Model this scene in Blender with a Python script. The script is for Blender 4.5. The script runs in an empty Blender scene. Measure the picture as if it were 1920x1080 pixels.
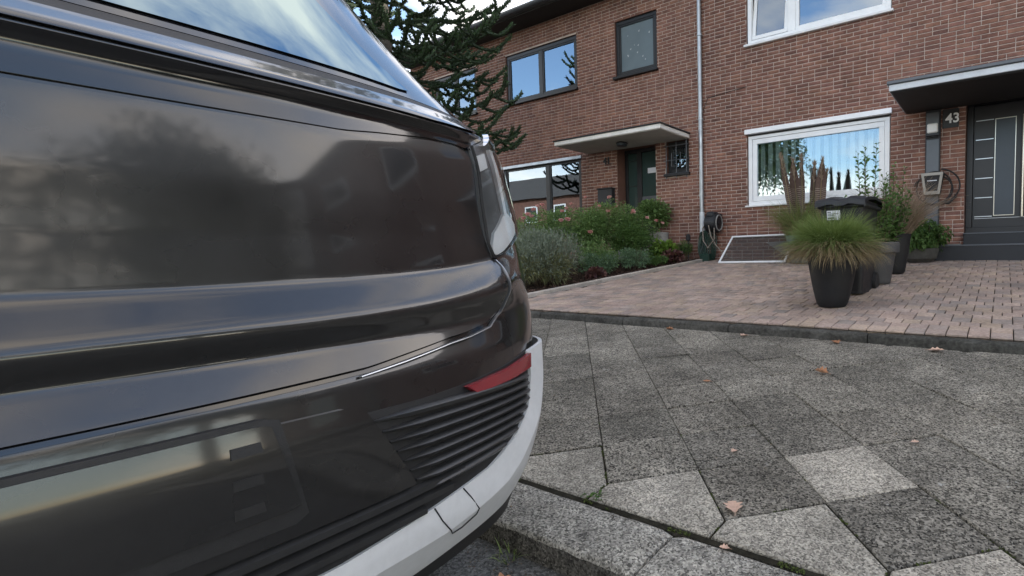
import bpy, bmesh, math, random
import numpy as np
from math import sin, cos, pi, radians, sqrt, atan2
from mathutils import Vector, Matrix

S = bpy.context.scene
COL = S.collection
rnd = random.Random(43)
nr = np.random.default_rng(43)

# ------------------------------------------------------------------ camera
# world: X along the house fronts, Y towards the houses, Z up, eye of the camera at the origin
YAW, PITCH, ROLL, FPX, PPX = radians(32.069), radians(-3.765), radians(.868), 963.03, 1277.36
Fv = Vector((-sin(YAW)*cos(PITCH), cos(YAW)*cos(PITCH), sin(PITCH)))
Rv = Vector((cos(YAW), sin(YAW), 0)); Dv = Fv.cross(Rv)
rv = cos(ROLL)*Rv + sin(ROLL)*Dv; dv = -sin(ROLL)*Rv + cos(ROLL)*Dv
cam = bpy.data.cameras.new('camera'); camo = bpy.data.objects.new('camera', cam); COL.objects.link(camo)
camo.matrix_world = Matrix((( rv.x, -dv.x, -Fv.x, 0), (rv.y, -dv.y, -Fv.y, 0), (rv.z, -dv.z, -Fv.z, 0), (0, 0, 0, 1)))
cam.sensor_fit = 'HORIZONTAL'; cam.sensor_width = 36.0
cam.lens = 36.0*FPX/1920; cam.shift_x = -(PPX-960)/1920
cam.clip_start = .02; cam.clip_end = 3000
S.camera = camo

# ------------------------------------------------------------------ sky, sun, exposure
SUN_EL, SUN_AZ = radians(23), radians(35)          # the sun stands low behind the houses, so their fronts lie in open shade
W = bpy.data.worlds.new('World'); S.world = W; W.use_nodes = True
nt = W.node_tree; nt.nodes.clear()
out = nt.nodes.new('ShaderNodeOutputWorld'); bg = nt.nodes.new('ShaderNodeBackground')
sky = nt.nodes.new('ShaderNodeTexSky'); sky.sky_type = 'NISHITA'; sky.sun_disc = False
sky.sun_elevation = SUN_EL; sky.sun_rotation = SUN_AZ
sky.air_density = 1.0; sky.dust_density = .7; sky.ozone_density = 1.0
tc = nt.nodes.new('ShaderNodeTexCoord'); mp = nt.nodes.new('ShaderNodeMapping'); mp.inputs['Scale'].default_value = (1, 1, 2.6)
mp.inputs['Location'].default_value = (19.3, 17.9, 6.0)
nz = nt.nodes.new('ShaderNodeTexNoise'); nz.inputs['Scale'].default_value = 2.1; nz.inputs['Detail'].default_value = 7; nz.inputs['Roughness'].default_value = .58
rp = nt.nodes.new('ShaderNodeValToRGB'); rp.color_ramp.elements[0].position = .43; rp.color_ramp.elements[1].position = .64
mx = nt.nodes.new('ShaderNodeMix'); mx.data_type = 'RGBA'
lum = nt.nodes.new('ShaderNodeRGBToBW'); cl_ = nt.nodes.new('ShaderNodeMath'); cl_.operation = 'MULTIPLY_ADD'; cl_.inputs[1].default_value = 1.15; cl_.inputs[2].default_value = 3.2
tint = nt.nodes.new('ShaderNodeMix'); tint.data_type = 'RGBA'; tint.blend_type = 'MULTIPLY'; tint.inputs['Factor'].default_value = 1; tint.inputs['B'].default_value = (1.13, 1.0, .85, 1)
nt.links.new(sky.outputs['Color'], lum.inputs[0]); nt.links.new(lum.outputs[0], cl_.inputs[0]); nt.links.new(cl_.outputs[0], tint.inputs['A']); nt.links.new(tint.outputs['Result'], mx.inputs['B'])   # clouds brighten towards the sun
nt.links.new(tc.outputs['Generated'], mp.inputs['Vector']); nt.links.new(mp.outputs['Vector'], nz.inputs['Vector'])
nt.links.new(nz.outputs['Fac'], rp.inputs['Fac']); nt.links.new(rp.outputs['Color'], mx.inputs['Factor'])
nt.links.new(sky.outputs['Color'], mx.inputs['A']); nt.links.new(mx.outputs['Result'], bg.inputs['Color'])
bg.inputs['Strength'].default_value = .15
nt.links.new(bg.outputs['Background'], out.inputs['Surface'])
sl = bpy.data.lights.new('sun', 'SUN'); sl.energy = 3.0; sl.angle = radians(.5); sl.color = (1, .94, .84)
so = bpy.data.objects.new('sun', sl); COL.objects.link(so)
sd = Vector((sin(SUN_AZ)*cos(SUN_EL), cos(SUN_AZ)*cos(SUN_EL), sin(SUN_EL)))
so.rotation_euler = sd.to_track_quat('Z', 'Y').to_euler()
S.view_settings.view_transform = 'Standard'; S.view_settings.look = 'None'
S.view_settings.gamma = 1; S.view_settings.use_curve_mapping = False
S.view_settings.exposure = 1.55
S.render.engine = 'CYCLES'
S.cycles.max_bounces = 8; S.cycles.transparent_max_bounces = 16

# ------------------------------------------------------------------ materials
MATS = {}
def lnk(m, a, b): m.node_tree.links.new(a, b)
def mat(name, cols, rough=.6, metal=0., noise=None, speck=None, bump=None, coat=0., spec=.5, rvar=0., trans=0., lichen=0.):
    """cols: one colour or a palette picked per piece; noise=(scale, amount) tone wear; speck=(scale, dark, light) aggregate; bump=(scale, strength)"""
    if name in MATS: return MATS[name]
    m = bpy.data.materials.new(name); m.use_nodes = True; N = m.node_tree.nodes; p = N['Principled BSDF']
    if not isinstance(cols[0], (tuple, list)): cols = [cols]
    geo = N.new('ShaderNodeNewGeometry'); base = None
    if len(cols) > 1:
        oi = N.new('ShaderNodeObjectInfo'); ad = N.new('ShaderNodeMath'); ad.operation = 'ADD'; fr = N.new('ShaderNodeMath'); fr.operation = 'FRACT'
        lnk(m, oi.outputs['Random'], ad.inputs[0]); lnk(m, geo.outputs['Random Per Island'], ad.inputs[1]); lnk(m, ad.outputs[0], fr.inputs[0])
        r = N.new('ShaderNodeValToRGB'); e = r.color_ramp.elements
        while len(e) < len(cols): e.new(.5)
        for k, c in enumerate(cols): e[k].position = k/(len(cols)-1); e[k].color = (*c, 1)
        lnk(m, fr.outputs[0], r.inputs['Fac']); base = r.outputs['Color']
    else:
        r = N.new('ShaderNodeRGB'); r.outputs[0].default_value = (*cols[0], 1); base = r.outputs[0]
    def mul(base, fac):
        x = N.new('ShaderNodeMix'); x.data_type = 'RGBA'; x.blend_type = 'MULTIPLY'; x.inputs['Factor'].default_value = 1
        lnk(m, base, x.inputs['A']); lnk(m, fac, x.inputs['B']); return x.outputs['Result']
    if noise:
        for sc_, am in (noise if isinstance(noise[0], tuple) else [noise]):
            t = N.new('ShaderNodeTexNoise'); t.inputs['Scale'].default_value = sc_; t.inputs['Detail'].default_value = 6; t.inputs['Roughness'].default_value = .62
            lnk(m, geo.outputs['Position'], t.inputs['Vector'])
            q = N.new('ShaderNodeMapRange'); q.inputs['From Min'].default_value = .3; q.inputs['From Max'].default_value = .7
            q.inputs['To Min'].default_value = 1-am; q.inputs['To Max'].default_value = 1+am
            lnk(m, t.outputs['Fac'], q.inputs['Value']); base = mul(base, q.outputs['Result'])
    if speck:
        sc_, lo, hi = speck
        v = N.new('ShaderNodeTexVoronoi'); v.inputs['Scale'].default_value = sc_; lnk(m, geo.outputs['Position'], v.inputs['Vector'])
        q = N.new('ShaderNodeSeparateColor'); lnk(m, v.outputs['Color'], q.inputs[0])
        w = N.new('ShaderNodeMapRange'); w.inputs['To Min'].default_value = lo; w.inputs['To Max'].default_value = hi; lnk(m, q.outputs[0], w.inputs['Value'])
        base = mul(base, w.outputs['Result'])
    if lichen:
        t = N.new('ShaderNodeTexNoise'); t.inputs['Scale'].default_value = 11; t.inputs['Detail'].default_value = 5; t.inputs['Roughness'].default_value = .7; lnk(m, geo.outputs['Position'], t.inputs['Vector'])
        q = N.new('ShaderNodeMapRange'); q.inputs['From Min'].default_value = .665; q.inputs['From Max'].default_value = .73; q.inputs['To Max'].default_value = lichen; lnk(m, t.outputs['Fac'], q.inputs['Value'])
        x = N.new('ShaderNodeMix'); x.data_type = 'RGBA'; x.inputs['B'].default_value = (.50, .50, .47, 1); lnk(m, q.outputs['Result'], x.inputs['Factor']); lnk(m, base, x.inputs['A']); base = x.outputs['Result']
    lnk(m, base, p.inputs['Base Color'])
    p.inputs['Roughness'].default_value = rough; p.inputs['Metallic'].default_value = metal
    p.inputs['Specular IOR Level'].default_value = spec; p.inputs['Coat Weight'].default_value = coat; p.inputs['Coat Roughness'].default_value = .06
    if rvar:
        t = N.new('ShaderNodeTexNoise'); t.inputs['Scale'].default_value = 6; t.inputs['Detail'].default_value = 5; lnk(m, geo.outputs['Position'], t.inputs['Vector'])
        q = N.new('ShaderNodeMapRange'); q.inputs['From Min'].default_value = .3; q.inputs['From Max'].default_value = .7; q.inputs['To Min'].default_value = max(0, rough-rvar); q.inputs['To Max'].default_value = min(1, rough+rvar)
        lnk(m, t.outputs['Fac'], q.inputs['Value']); lnk(m, q.outputs['Result'], p.inputs['Roughness'])
    if bump:
        t = N.new('ShaderNodeTexNoise'); t.inputs['Scale'].default_value = bump[0]; t.inputs['Detail'].default_value = 4; lnk(m, geo.outputs['Position'], t.inputs['Vector'])
        b = N.new('ShaderNodeBump'); b.inputs['Strength'].default_value = bump[1]; b.inputs['Distance'].default_value = .01
        lnk(m, t.outputs['Fac'], b.inputs['Height']); lnk(m, b.outputs['Normal'], p.inputs['Normal'])
    if trans:      # leaves let a little light through
        tb = N.new('ShaderNodeBsdfTranslucent'); lnk(m, base, tb.inputs['Color']); ms = N.new('ShaderNodeMixShader'); ms.inputs[0].default_value = trans
        lnk(m, p.outputs[0], ms.inputs[1]); lnk(m, tb.outputs[0], ms.inputs[2]); lnk(m, ms.outputs[0], N['Material Output'].inputs['Surface'])
    MATS[name] = m; return m
def glass(name, ior, tint=(.9, .95, .95), rough=0., refl=(1, 1, 1)):
    m = bpy.data.materials.new(name); m.use_nodes = True; N = m.node_tree.nodes; N.remove(N['Principled BSDF'])
    f = N.new('ShaderNodeFresnel'); f.inputs[0].default_value = ior; t = N.new('ShaderNodeBsdfTransparent'); t.inputs[0].default_value = (*tint, 1)
    g = N.new('ShaderNodeBsdfGlossy'); g.inputs['Roughness'].default_value = rough; g.inputs['Color'].default_value = (*refl, 1)
    geo = N.new('ShaderNodeNewGeometry'); nzz = N.new('ShaderNodeTexNoise'); nzz.inputs['Scale'].default_value = 1.3; nzz.inputs['Detail'].default_value = 1
    b = N.new('ShaderNodeBump'); b.inputs['Strength'].default_value = .02; b.inputs['Distance'].default_value = .05
    lnk(m, geo.outputs['Position'], nzz.inputs['Vector']); lnk(m, nzz.outputs['Fac'], b.inputs['Height']); lnk(m, b.outputs[0], g.inputs['Normal'])
    x = N.new('ShaderNodeMixShader'); lnk(m, f.outputs[0], x.inputs[0]); lnk(m, t.outputs[0], x.inputs[1]); lnk(m, g.outputs[0], x.inputs[2])
    lnk(m, x.outputs[0], N['Material Output'].inputs['Surface']); MATS[name] = m; return m

M_brick = mat('brick_clay', [(.180, .088, .068), (.212, .106, .080), (.232, .122, .092), (.194, .095, .076), (.245, .124, .088), (.152, .078, .064), (.222, .112, .090)], .85, noise=((.55, .2), (2.2, .12), (9, .22), (90, .2)), bump=(140, .35), spec=.25)
M_fbrick = mat('far_brick', (.17, .085, .065), .9, noise=(3, .2))
M_mortar = mat('mortar', (.47, .385, .34), .95, noise=((4, .2), (60, .15)), bump=(200, .3), spec=.2)
M_paver = mat('paver_clay', [(0.354, 0.272, 0.230), (0.393, 0.302, 0.255), (0.306, 0.248, 0.216), (0.383, 0.302, 0.236), (0.417, 0.325, 0.278), (0.262, 0.228, 0.206), (0.364, 0.278, 0.240)], .85, noise=((.9, .16), (2.6, .2), (45, .25)), bump=(160, .4), spec=.25)
M_slab = mat('concrete_slab', [(0.154, 0.143, 0.121), (0.196, 0.182, 0.153), (0.174, 0.163, 0.139), (0.224, 0.209, 0.176), (0.132, 0.124, 0.105)], .9, noise=((.8, .24), (3.4, .34), (26, .28)), speck=(165, .08, 2.05), bump=(260, .8), spec=.25, lichen=.75)
M_slab_lt = mat('pale_concrete_slab', [(0.326, 0.304, 0.257), (0.289, 0.272, 0.233), (0.362, 0.335, 0.284)], .9, noise=((1.6, .16), (4.5, .28), (30, .2)), speck=(190, .35, 1.65), bump=(260, .7), spec=.25)
M_granite = mat('granite_kerb', [(0.281, 0.270, 0.235), (0.312, 0.296, 0.260), (0.250, 0.241, 0.211)], .85, noise=((1.5, .2), (5, .3), (20, .25)), speck=(180, .25, 1.8), bump=(180, .9), spec=.3)
M_shadegrime = mat('shaded_grimy_granite', [(.085, .083, .074), (.105, .10, .09)], .95, noise=((5, .35), (25, .35)), speck=(170, .3, 1.7), bump=(160, 1), spec=.15)  # kerb fronts: their shade is put into this colour along with the dirt
M_dkerb = mat('dirty_concrete_edging', [(.060, .060, .054), (.075, .073, .066), (.055, .055, .050)], .92, noise=((5, .4), (40, .4)), bump=(120, .9), spec=.2)
M_edge = mat('pale_edging_stone', [(.46, .41, .36), (.50, .45, .40), (.42, .38, .33)], .9, noise=((6, .2), (50, .12)), bump=(180, .4), spec=.2)
M_asph = mat('asphalt', (.14, .14, .132), .95, noise=((1.5, .25), (12, .2)), speck=(150, .45, 1.7), bump=(200, 1), spec=.25)
M_joint = mat('joint_sand', (.028, .026, .019), 1., noise=(40, .4), bump=(200, .5), spec=.1)
M_soil = mat('bark_soil', (.040, .026, .019), 1., noise=(30, .5), bump=(90, 1), spec=.1)
M_earth = mat('far_ground', (.13, .13, .11), 1., noise=(.4, .3))
M_white = mat('white_plastic_frame', (.82, .84, .86), .35, noise=(5, .05), spec=.5)
M_whitem = mat('white_painted_metal', (.72, .73, .74), .4, noise=(6, .08))
M_black = mat('black_window_frame', (.009, .010, .013), .45, noise=(6, .15))
M_anth = mat('anthracite_metal', (.020, .023, .029), .45, noise=(5, .1), spec=.35)
M_anthl = mat('grey_panel', (.085, .095, .11), .38, noise=(5, .08), metal=.2)
M_door = mat('anthracite_door', (.011, .0125, .017), .4, noise=(5, .1))
M_steel = mat('brushed_steel', (.55, .52, .46), .28, metal=1., noise=(30, .06))
M_alu = mat('aluminium_strip', (.48, .50, .53), .3, metal=.9)
M_zinc = mat('zinc_pipe', (.36, .39, .42), .38, metal=.75, noise=((5, .12), (40, .06)), rvar=.1)
M_fascia = mat('grey_fascia', (.56, .60, .64), .45, noise=((4, .12), (50, .05)))
M_fascia_w = mat('white_fascia', (.82, .80, .76), .6, noise=((4, .12), (30, .08)))
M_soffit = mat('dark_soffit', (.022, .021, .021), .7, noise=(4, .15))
M_soffitl = mat('pale_soffit', (.50, .485, .46), .8, noise=(3, .12))
M_felt = mat('roofing_felt', (.035, .035, .037), .9, noise=(10, .3), bump=(80, .6))
M_roof = mat('roof_tile', [(.08, .075, .072), (.10, .092, .088)], .8, noise=(6, .3))
M_inside = mat('room_wall', (.30, .28, .25), .95)
M_blind = mat('blind_fabric', (.80, .81, .78), .85, noise=(40, .05), trans=.25)
M_curtain = mat('curtain_fabric', (.55, .56, .57), .9, noise=(20, .06), trans=.3)
M_glass = glass('window_glass', 2.3, (.9, .95, .95), 0., (.80, .91, 1.0))
M_glassb = glass('coated_glass', 3.2, (.35, .42, .48), 0., (.72, .86, 1.0))
M_glassd = mat('dark_green_glass', (.030, .055, .052), .12, spec=.6)
M_frost = mat('frosted_glass', (.050, .064, .082), .3, spec=.35, noise=(3, .06))
M_frostl = mat('pale_frosted_glass', (.125, .160, .180), .25, spec=.6, noise=(3, .08))
M_lampg = mat('opal_lamp_glass', (.80, .79, .77), .25, spec=.5)
M_potb = mat('charcoal_planter', (.007, .008, .010), .6, noise=((5, .2), (60, .1)), rvar=.1)
M_potg = mat('grey_plastic_pot', (.06, .06, .062), .55, noise=((5, .2), (60, .1)), rvar=.1)
M_potr = mat('pale_pot_rim', (.26, .26, .25), .6, noise=(20, .15))
M_pottq = mat('dull_green_planter', (.10, .135, .135), .6, noise=(8, .2))
M_potc = mat('concrete_planter', (.30, .285, .265), .9, noise=((8, .2), (60, .15)), bump=(90, .5))
M_bowl = mat('dark_stone_bowl', (.060, .058, .052), .85, noise=(12, .3), bump=(60, .5))
M_bin = mat('black_bin_plastic', (.009, .010, .013), .48, noise=((6, .25), (70, .15)), bump=(240, .15), rvar=.12)
M_paper = mat('paper_label', (.74, .76, .82), .7)
M_ink = mat('label_ink', (.05, .06, .11), .8)
M_rub = mat('black_rubber', (.014, .014, .015), .7, noise=(20, .2))
M_hose = mat('brown_hose', (.20, .17, .14), .6, noise=(30, .15))
M_greenp = mat('green_plastic', (.012, .040, .028), .45, noise=(12, .2))
M_mesh = glass('fly_screen_mesh', 1.45, (.60, .60, .58), .7)
M_leafd = mat('rose_leaf', [(0.106, 0.188, 0.056), (0.153, 0.259, 0.080), (0.207, 0.329, 0.109), (0.122, 0.216, 0.066), (0.259, 0.376, 0.141)], .5, noise=(8, .25), spec=.45, trans=.40)
M_leafm = mat('mid_green_leaf', [(0.062, 0.131, 0.033), (0.094, 0.175, 0.044), (0.125, 0.219, 0.062), (0.075, 0.150, 0.040)], .5, noise=(8, .2), spec=.45, trans=.38)
M_leafl = mat('lime_leaf', [(0.156, 0.264, 0.042), (0.204, 0.324, 0.060), (0.120, 0.228, 0.036)], .5, noise=(8, .2), trans=.25)
M_leafg = mat('grey_green_leaf', [(0.142, 0.176, 0.118), (0.193, 0.234, 0.168), (0.234, 0.276, 0.217), (0.118, 0.154, 0.090)], .7, noise=(8, .2), trans=.15)
M_leafy = mat('olive_leaf', [(0.179, 0.186, 0.073), (0.138, 0.162, 0.065), (0.227, 0.218, 0.097), (0.097, 0.130, 0.049)], .65, noise=(8, .2), trans=.15)
M_leafk = mat('dark_evergreen_leaf', [(0.071, 0.135, 0.067), (0.103, 0.179, 0.090), (0.135, 0.224, 0.113)], .5, noise=(8, .25), trans=.1)
M_leafr = mat('dark_red_leaf', [(0.098, 0.039, 0.036), (0.130, 0.055, 0.044), (0.072, 0.031, 0.034), (0.169, 0.085, 0.065)], .55, noise=(8, .2), trans=.15)
M_petal = mat('pink_petal', [(.72, .30, .30), (.78, .42, .39), (.82, .55, .50), (.74, .36, .36)], .6, noise=(30, .1), trans=.3)
M_grass = mat('grass_blade', [(0.147, 0.215, 0.052), (0.198, 0.275, 0.077), (0.240, 0.309, 0.103), (0.116, 0.182, 0.045)], .55, noise=(6, .2), trans=.35)
M_straw = mat('dry_grass_blade', [(0.253, 0.190, 0.098), (0.322, 0.247, 0.138), (0.207, 0.161, 0.086), (0.196, 0.178, 0.081)], .7, noise=(6, .2), trans=.2)
M_rust = mat('russet_plume', [(.34, .265, .20), (.40, .32, .255), (.30, .215, .165), (.26, .22, .13)], .8, noise=(20, .2), trans=.25)
M_feath = mat('brown_feather', [(0.068, 0.038, 0.027), (0.088, 0.051, 0.037), (0.052, 0.030, 0.024)], .75, noise=(30, .3))
M_feathl = mat('pale_feather_bar', [(.36, .31, .25), (.24, .20, .15)], .8)
M_twig = mat('brown_stem', (.085, .062, .042), .85, noise=(25, .3))
M_bark = mat('tree_bark', (.075, .066, .055), .95, noise=((8, .3), (40, .3)), bump=(40, 1))
M_arau = mat('monkey_puzzle_scale', [(0.022, 0.050, 0.021), (0.035, 0.073, 0.027), (0.048, 0.092, 0.034), (0.027, 0.060, 0.022)], .5, noise=(4, .3), spec=.4)
M_araub = mat('monkey_puzzle_bough', (.020, .036, .016), .8, noise=(12, .4))
M_dleaf = mat('fallen_leaf', [(.42, .20, .10), (.50, .27, .16), (.36, .16, .07), (.55, .34, .22)], .7, noise=(60, .25), trans=.15)
M_dleafp = mat('pale_fallen_leaf', (.62, .42, .32), .7, noise=(60, .2), trans=.15)
M_moss = mat('moss', [(.06, .085, .018), (.09, .12, .025), (.045, .06, .015)], .95, noise=(60, .3))
M_paint = mat('dark_grey_car_paint', (.020, .0195, .020), .30, metal=.35, coat=1., noise=((3, .08), (60, .10)), rvar=.08)
M_plast = mat('black_bumper_plastic', (.016, .016, .017), .55, noise=(60, .2), bump=(500, .1))
M_gloss = mat('gloss_black_trim', (.006, .006, .007), .12, coat=.6)
M_silver = mat('white_bumper_trim', (.60, .61, .62), .42, noise=((5, .05), (60, .04)))
M_redl = mat('red_reflector_plastic', (.24, .005, .014), .2, coat=.8, bump=(420, .5))
M_lens = glass('clear_lamp_lens', 1.4, (.93, .94, .94), .02)
M_lampin = mat('silver_lamp_housing', (.85, .86, .87), .3, metal=.0)
M_lampgy = mat('smoked_lamp_inner', (.15, .155, .16), .3, metal=.15)
M_carg = glass('car_glass', 1.3, (.03, .04, .045), 0., (.30, .40, .46))
M_tyre = mat('tyre_rubber', (.012, .012, .012), .8, noise=(30, .2))
M_rim = mat('alloy_rim', (.35, .36, .37), .3, metal=.9)
M_tree = mat('far_leaf', [(.030, .055, .018), (.045, .080, .025), (.060, .10, .032)], .6, trans=.15)
M_render = mat('pale_render', (.62, .60, .56), .9, noise=(2, .1))

# ------------------------------------------------------------------ helpers
def props(o, label=None, cat=None, group=None, kind=None):
    if label: o['label'] = label
    if cat: o['category'] = cat
    if group: o['group'] = group
    if kind: o['kind'] = kind
    return o
def empty(name, loc=(0, 0, 0), label=None, cat=None, group=None):
    o = bpy.data.objects.new(name, None); o.location = loc; o.empty_display_size = .1; COL.objects.link(o)
    return props(o, label, cat, group)
def link(name, me, parent=None, loc=None):
    o = bpy.data.objects.new(name, me); COL.objects.link(o)
    if parent is not None:
        o.parent = parent
        # all meshes are modelled in world coordinates, so the parent's offset is taken out again
        q = parent; off = Vector((0, 0, 0))
        while q is not None: off += q.location; q = q.parent
        o.location = (Vector(loc) if loc is not None else Vector((0, 0, 0))) - off
    elif loc is not None: o.location = loc
    return o
class MB:
    def __init__(s): s.v = []; s.f = []; s.sm = []
    def add(s, vs, fs, smooth=False):
        b = len(s.v); s.v += [tuple(q) for q in vs]; s.f += [[b+i for i in f] for f in fs]; s.sm += [smooth]*len(fs); return s
    def box(s, x0, x1, y0, y1, z0, z1):
        return s.add([(x, y, z) for z in (z0, z1) for y in (y0, y1) for x in (x0, x1)], [(0, 2, 3, 1), (4, 5, 7, 6), (0, 1, 5, 4), (2, 6, 7, 3), (0, 4, 6, 2), (1, 3, 7, 5)])
    def bbox(s, x0, x1, y0, y1, z0, z1, b=.006):
        """box with chamfered edges"""
        b = min(b, .45*(x1-x0), .45*(y1-y0), .45*(z1-z0))
        bm = bmesh.new(); bmesh.ops.create_cube(bm, size=1)
        for v in bm.verts: v.co = Vector(((x0+x1)/2+v.co.x*(x1-x0), (y0+y1)/2+v.co.y*(y1-y0), (z0+z1)/2+v.co.z*(z1-z0)))
        bmesh.ops.bevel(bm, geom=bm.edges[:], offset=b, segments=1, affect='EDGES')
        bm.verts.index_update(); s.add([v.co[:] for v in bm.verts], [[v.index for v in f.verts] for f in bm.faces]); bm.free(); return s
    def prism(s, poly, ext):
        """poly: 3-D points, ext: extrusion vector"""
        n = len(poly); e = Vector(ext)
        return s.add([Vector(p) for p in poly]+[Vector(p)+e for p in poly], [list(range(n))[::-1], list(range(n, 2*n))]+[(i, (i+1) % n, n+(i+1) % n, n+i) for i in range(n)])
    def tube(s, path, r, n=8, caps=True):
        P = [Vector(p) for p in path]; rr = r if hasattr(r, '__len__') else [r]*len(P)
        vs = []; prev = None
        for i, p in enumerate(P):
            t = (P[min(i+1, len(P)-1)]-P[max(i-1, 0)])
            t = t.normalized() if t.length > 1e-9 else Vector((0, 0, 1))
            if prev is None: a = t.orthogonal().normalized()
            else: a = (prev-t*prev.dot(t)); a = a.normalized() if a.length > 1e-6 else t.orthogonal().normalized()
            prev = a; b = t.cross(a)
            vs += [p+rr[i]*(cos(2*pi*k/n)*a+sin(2*pi*k/n)*b) for k in range(n)]
        fs = [(i*n+k, i*n+(k+1) % n, (i+1)*n+(k+1) % n, (i+1)*n+k) for i in range(len(P)-1) for k in range(n)]
        if caps: fs += [list(range(n))[::-1], [(len(P)-1)*n+k for k in range(n)]]
        return s.add(vs, fs, True)
    def lathe(s, prof, c, n=40, sq=0.):
        """prof: (radius, z) from outside bottom upwards and back in"""
        vs = []
        for r, z in prof:
            for k in range(n):
                a = 2*pi*k/n; q = 1.
                if sq: q = 1/((abs(cos(a))**sq+abs(sin(a))**sq)**(1/sq))
                vs.append((c[0]+r*q*cos(a), c[1]+r*q*sin(a), c[2]+z))
        fs = [(i*n+k, i*n+(k+1) % n, (i+1)*n+(k+1) % n, (i+1)*n+k) for i in range(len(prof)-1) for k in range(n)]
        return s.add(vs, fs, True)
    def grid(s, G, smooth=True):
        """G: list of rows of points"""
        m = len(G[0]); vs = [p for r in G for p in r]
        return s.add(vs, [(i*m+j, i*m+j+1, (i+1)*m+j+1, (i+1)*m+j) for i in range(len(G)-1) for j in range(m-1)], smooth)
    def rot(s, c, az):
        ca, sa = cos(az), sin(az); s.v = [(c[0]+(x-c[0])*ca-(y-c[1])*sa, c[1]+(x-c[0])*sa+(y-c[1])*ca, z) for x, y, z in s.v]; return s
    def build(s, name, m, parent=None, kind=None, sharp=35):
        me = bpy.data.meshes.new(name); me.from_pydata(s.v, [], s.f); me.materials.append(m)
        if any(s.sm):
            me.polygons.foreach_set('use_smooth', s.sm); me.set_sharp_from_angle(angle=radians(sharp))
        me.update(); o = link(name, me, parent); return props(o, kind=kind)
def npmesh(name, V, F, m, parent=None, kind=None, smooth=False):
    """V: (n,3), F: (k, 3 or 4) arrays"""
    me = bpy.data.meshes.new(name); V = np.asarray(V, np.float32); F = np.asarray(F, np.int32)
    me.vertices.add(len(V)); me.vertices.foreach_set('co', V.ravel()); k = F.shape[1]
    me.loops.add(F.size); me.loops.foreach_set('vertex_index', F.ravel())
    me.polygons.add(len(F)); me.polygons.foreach_set('loop_start', np.arange(0, F.size, k, dtype=np.int32))
    if smooth: me.polygons.foreach_set('use_smooth', np.ones(len(F), bool))
    me.materials.append(m); me.update(calc_edges=True); o = link(name, me, parent); return props(o, kind=kind)
def unit(a): return a/np.maximum(np.linalg.norm(a, axis=-1, keepdims=True), 1e-9)
def leaf_arrays(P, Dr, Ln, Wd, fold=.25, droop=.2):
    """one leaf per row: base P, direction Dr, length, width; six vertices, two quads folded along the rib"""
    n = len(P); Dr = unit(Dr); up = unit(nr.normal(size=(n, 3))*.55+np.array([0, 0, 1.])); Sd = unit(np.cross(Dr, up)); Nn = np.cross(Sd, Dr)
    Ln = np.broadcast_to(Ln, n)[:, None]; Wd = np.broadcast_to(Wd, n)[:, None]
    mid = P+Dr*Ln*.5-np.array([0, 0, 1])*Ln*droop*.12; tip = P+Dr*Ln-np.array([0, 0, 1])*Ln*droop
    V = np.stack([P, mid-Sd*Wd*.5+Nn*Wd*fold, mid-Nn*0, mid+Sd*Wd*.5+Nn*Wd*fold, tip], 1).reshape(-1, 3)
    b = np.arange(n)[:, None]*5
    F = np.concatenate([b+np.array([0, 2, 4, 1]), b+np.array([0, 3, 4, 2])])
    return V, F
def join(parts):
    V = []; F = []; o = 0
    for v, f in parts: V.append(v); F.append(f+o); o += len(v)
    return np.concatenate(V), np.concatenate(F)
def blade_arrays(P, az, tilt, Ln, Wd, bend, seg=5):
    """grass blades: strips that start at P, lean by tilt from the vertical and bend further by bend"""
    n = len(P); h = np.stack([np.cos(az), np.sin(az), np.zeros(n)], 1); sd = np.stack([-np.sin(az), np.cos(az), np.zeros(n)], 1)
    tw = nr.normal(size=n)*.7; sd = unit(sd*np.cos(tw)[:, None]+np.array([0, 0, 1.])*np.sin(tw)[:, None]*.6)
    pos = P.copy(); rows = []
    for k in range(seg+1):
        t = k/seg; w = (Wd*(1-t**2.2)+.0004)[:, None]
        rows += [pos-sd*w/2, pos+sd*w/2]
        a = tilt+bend*(t**1.3); st = (Ln/seg)[:, None]
        pos = pos+st*(h*np.sin(a)[:, None]+np.array([0, 0, 1.])*np.cos(a)[:, None])
    V = np.stack(rows, 1).reshape(-1, 3); m = 2*(seg+1); b = np.arange(n)[:, None]*m
    F = np.concatenate([b+np.array([2*k, 2*k+1, 2*k+3, 2*k+2]) for k in range(seg)])
    return V, F
def rand_dirs(n): return unit(nr.normal(size=(n, 3)))

# ------------------------------------------------------------------ the lie of the land
D = 8.72                                           # distance of the house fronts
ROADZ = -.955
def walk_z(y): return -.940+.0662*y                # footway
def drive_z(y): return -.589+.1*(y-3.983)          # driveway and front gardens rise towards the houses
def struct(name, mb, m): return mb.build(name, m, kind='structure')
struct('ground', MB().add([(-900, -900, ROADZ-.35), (900, -900, ROADZ-.35), (900, 900, ROADZ-.35), (-900, 900, ROADZ-.35)], [(0, 1, 2, 3)]), M_earth)
road = struct('road', MB().add([(-60, -9, ROADZ), (40, -9, ROADZ), (40, 1.075, ROADZ), (-60, 1.075, ROADZ)], [(0, 1, 2, 3)]), M_asph)
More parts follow.
